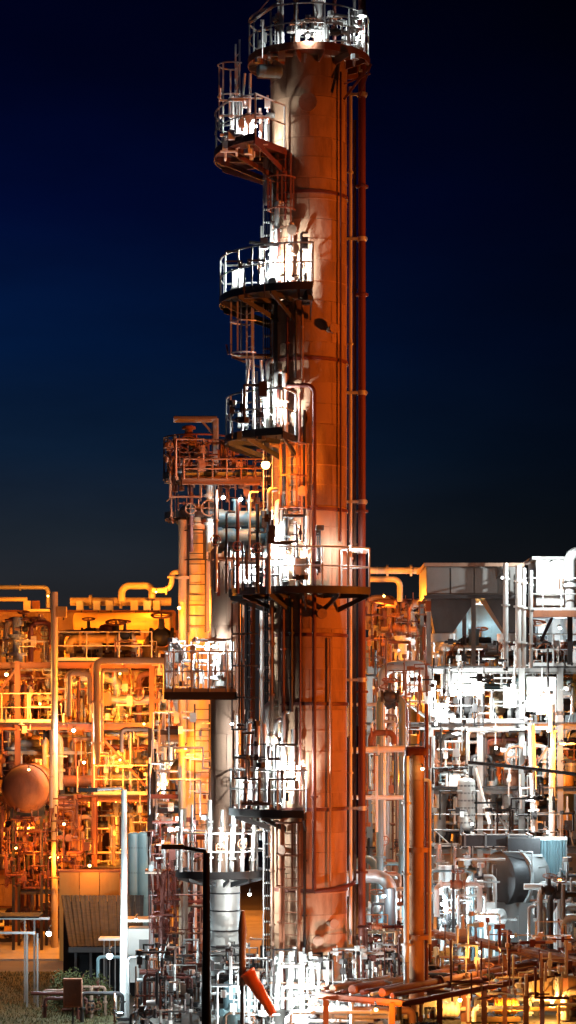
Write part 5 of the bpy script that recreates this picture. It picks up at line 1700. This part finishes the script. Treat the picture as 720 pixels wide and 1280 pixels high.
# ------------------------------------------------------------------ lamps of the white-lit unit
ls = [(572, 866, 74.6, 'white', 2200, .3, 'blinding white lamp on the upper deck of the white-lit unit'), (670, 880, 74.6, 'white', 1500, .24, 'blinding white lamp farther along the upper deck'),
      (540, 860, 74.5, 'white', 160, .14, 'white lamp next to the blinding one, towards the standpipe'), (512, 850, 74.5, 'white', 130, .12, 'white lamp between tall column and blinding lamp'),
      (690, 705, 72.6, 'white', 1100, .09, 'white lamp before the white cabin'), (606, 815, 80.5, 'cool', 520, .08, 'cold lamp under the air cooler'),
      (700, 785, 78, 'cool', 150, .08, 'cold lamp under the cabin deck'), (480, 745, 78, 'sodium', 420, .06, 'sodium lamp beneath the orange roof beam pipe'),
      (485, 860, 78, 'sodium', 330, .06, 'sodium lamp in the gap beside the tall column'), (475, 975, 68, 'sodium', 120, .06, 'sodium lamp between the two level white pipes'),
      (705, 930, 74, 'sodium', 420, .07, 'sodium lamp in the orange bay at the picture edge'), (620, 935, 73.5, 'white', 150, .08, 'white lamp on the middle deck of the white-lit unit'),
      (665, 1000, 73.5, 'white', 280, .1, 'white lamp low among the fat white pipes'), (590, 1030, 73.5, 'white', 120, .07, 'small white lamp by the ribbed drum'),
      (553, 1130, 66, 'cool', 300, .13, 'cold white lamp near the standpipe before the blower'), (685, 1040, 66.8, 'cool', 130, .08, 'cold lamp over the louvre screen'),
      (640, 1170, 65, 'cool', 60, .07, 'small cold lamp under the motor'), (700, 1100, 70, 'sodium', 120, .06, 'sodium lamp at the picture edge behind the louvre screen'),
      (480, 1120, 63.5, 'cool', 150, .08, 'cold lamp in the gap low beside the overhead line'), (575, 1250, 60.5, 'warm', 170, .1, 'warm lamp under the low rust-red rack'),
      (640, 1258, 61.5, 'sodium', 160, .09, 'sodium lamp under the low rust-red rack'), (690, 1252, 62, 'warm', 220, .1, 'warm lamp under the rack at the picture edge'),
      (600, 1190, 58.5, 'warm', 120, .06, 'sodium lamp between the two pipe racks'), (545, 905, 72.5, 'white', 60, .08, 'white lamp under the deck beside the standpipe'),
      (690, 830, 79, 'sodium', 300, .07, 'sodium lamp beneath the white screen'), (560, 790, 88, 'sodium', 500, .07, 'sodium lamp behind the hoppers'), (300, 1240, 57, 'cool', 60, .07, 'cold lamp behind the windsock pole'),
      (222, 1035, 61.5, 'cool', 130, .08, 'cold lamp above the arm of the black lamp post'), (620, 990, 88, 'sodium', 500, .07, 'sodium fill lamp added before the building wall'),
      (500, 900, 90, 'sodium', 600, .05, 'sodium fill lamp added before the building wall behind the gap'), (560, 920, 90, 'warm', 500, .05, 'warm fill lamp added before the building wall behind the standpipe'), (700, 900, 90, 'sodium', 700, .05, 'sodium fill lamp added before the building wall by the picture edge'),  # lamps before the wall added to lift the dark backdrop
      (600, 850, 90, 'warm', 600, .05, 'warm fill lamp added high before the building wall'), (650, 1050, 88, 'white', 300, .05, 'white fill lamp added low before the building wall'), (500, 1040, 86, 'sodium', 350, .05, 'sodium fill lamp added low before the building wall behind the gap')]
for px, py, d, k, pw, r, lab in ls:
    lamp(lab, W(px, py, d), k, pw, r)

finish_labels()
for a in (('tangle of thin pale tubing through the orange-lit unit', 0, 215, 800, 1080, 83.5, 88, 220, 'cream', 1),
          ('tangle of thin rusty tubing through the orange-lit unit', 0, 250, 790, 1090, 83, 97, 260, 'rust', 2),
          ('tangle of thin dark tubing low in the orange-lit unit', 0, 110, 1000, 1110, 80, 84, 160, 'maroon', 3),
          ('tangle of thin pale tubing through the white-lit unit', 540, 720, 810, 1060, 74.5, 80, 200, 'galv', 4),
          ('tangle of thin dark tubing through the white-lit unit', 460, 720, 800, 1180, 72, 80, 160, 'dark', 5),
          ('tangle of thin pale tubing low behind the pipe rack', 545, 720, 1060, 1190, 66, 74, 170, 'galv', 6),
          ('tangle of thin rusty tubing in the gap beside the tall column', 460, 540, 740, 1100, 70, 82, 130, 'rust', 7),
          ('tangle of thin pale tubing around the column feet', 200, 520, 1190, 1285, 57.5, 62, 200, 'galv', 8),
          ('tangle of thin dark tubing around the column feet', 165, 520, 1190, 1285, 57.5, 62, 150, 'dark', 9),
          ('tangle of thin tubing between slim columns and orange-lit unit', 185, 300, 890, 1090, 62, 72, 160, 'galv', 10),
          ('tangle of thin pale tubing over the two low racks', 460, 720, 1165, 1245, 57, 63, 75, 'cream', 12),
          ('tangle of thin dark tubing over the two low racks', 460, 720, 1165, 1250, 57, 63, 60, 'maroon', 13),
          ('tangle of thin white tubing on the highest side platform', 275, 335, 110, 192, 58.2, 58.9, 20, 'white', 14),
          ('tangle of thin dark tubing on the upper lamp platform', 282, 385, 300, 372, 57.7, 58.4, 16, 'dark', 15),
          ('tangle of thin dark tubing on the short curved platform', 290, 355, 480, 545, 57.9, 58.5, 12, 'dark', 16),
          ('tangle of thin dark tubing on the widest platform', 292, 400, 640, 738, 57.8, 58.4, 24, 'dark', 17),
          ('tangle of thin dark tubing on the low floodlit platform', 292, 378, 905, 1005, 57.8, 58.4, 18, 'dark', 18),
          ('tangle of thin white tubing on the topmost platform', 322, 455, 15, 72, 58.5, 60.5, 50, 'galv', 19),
          ('tangle of thin rusty tubing under the hoist gantry', 208, 330, 545, 640, 60, 64, 80, 'rust', 20),
          ('tangle of thin pale tubing on the square platform of the slim columns', 210, 292, 800, 862, 59, 60, 40, 'galv', 21),
          ('tangle of thin dark tubing before the slim columns', 185, 262, 1030, 1200, 61, 67, 110, 'maroon', 11)):
    small_bore(*a)

# ------------------------------------------------------------------ floodlight masts off to the side that wash the columns orange
def mast(label, x, y, h, target, power, n=3, kind='deep', cone=50):
    o = thing('floodlight_mast', label, 'mast', (x, y, 0), 'floodlight masts around the plant')
    part('pole', MB().lathe([(.22, 0), (.2, 1), (.12, h)], (x, y, 0), (0, 0, 1), 14), 'galv', o)
    part('crossarm', MB().box((x, y, h), (1.8, .12, .12)), 'galv', o)
    part('base_plate', MB().box((x, y, .05), (.7, .7, .1)), 'concrete', o)
    for i in range(n):
        flood(f'{ORD[i]} floodlight on the {label.split(" with")[0]}', (x - .7 + .7 * i, y, h + .35), target, kind, power, .45, cone, group='floodlights on the masts')


mast('tall galvanised mast with sodium floodlights off to the near side', 28, -14, 7, (TX, TY, 12.8), 18500)
mast('shorter galvanised mast with sodium floodlights by the near road', 9, -33, 5.5, (TX, TY, 7), 500, 2)
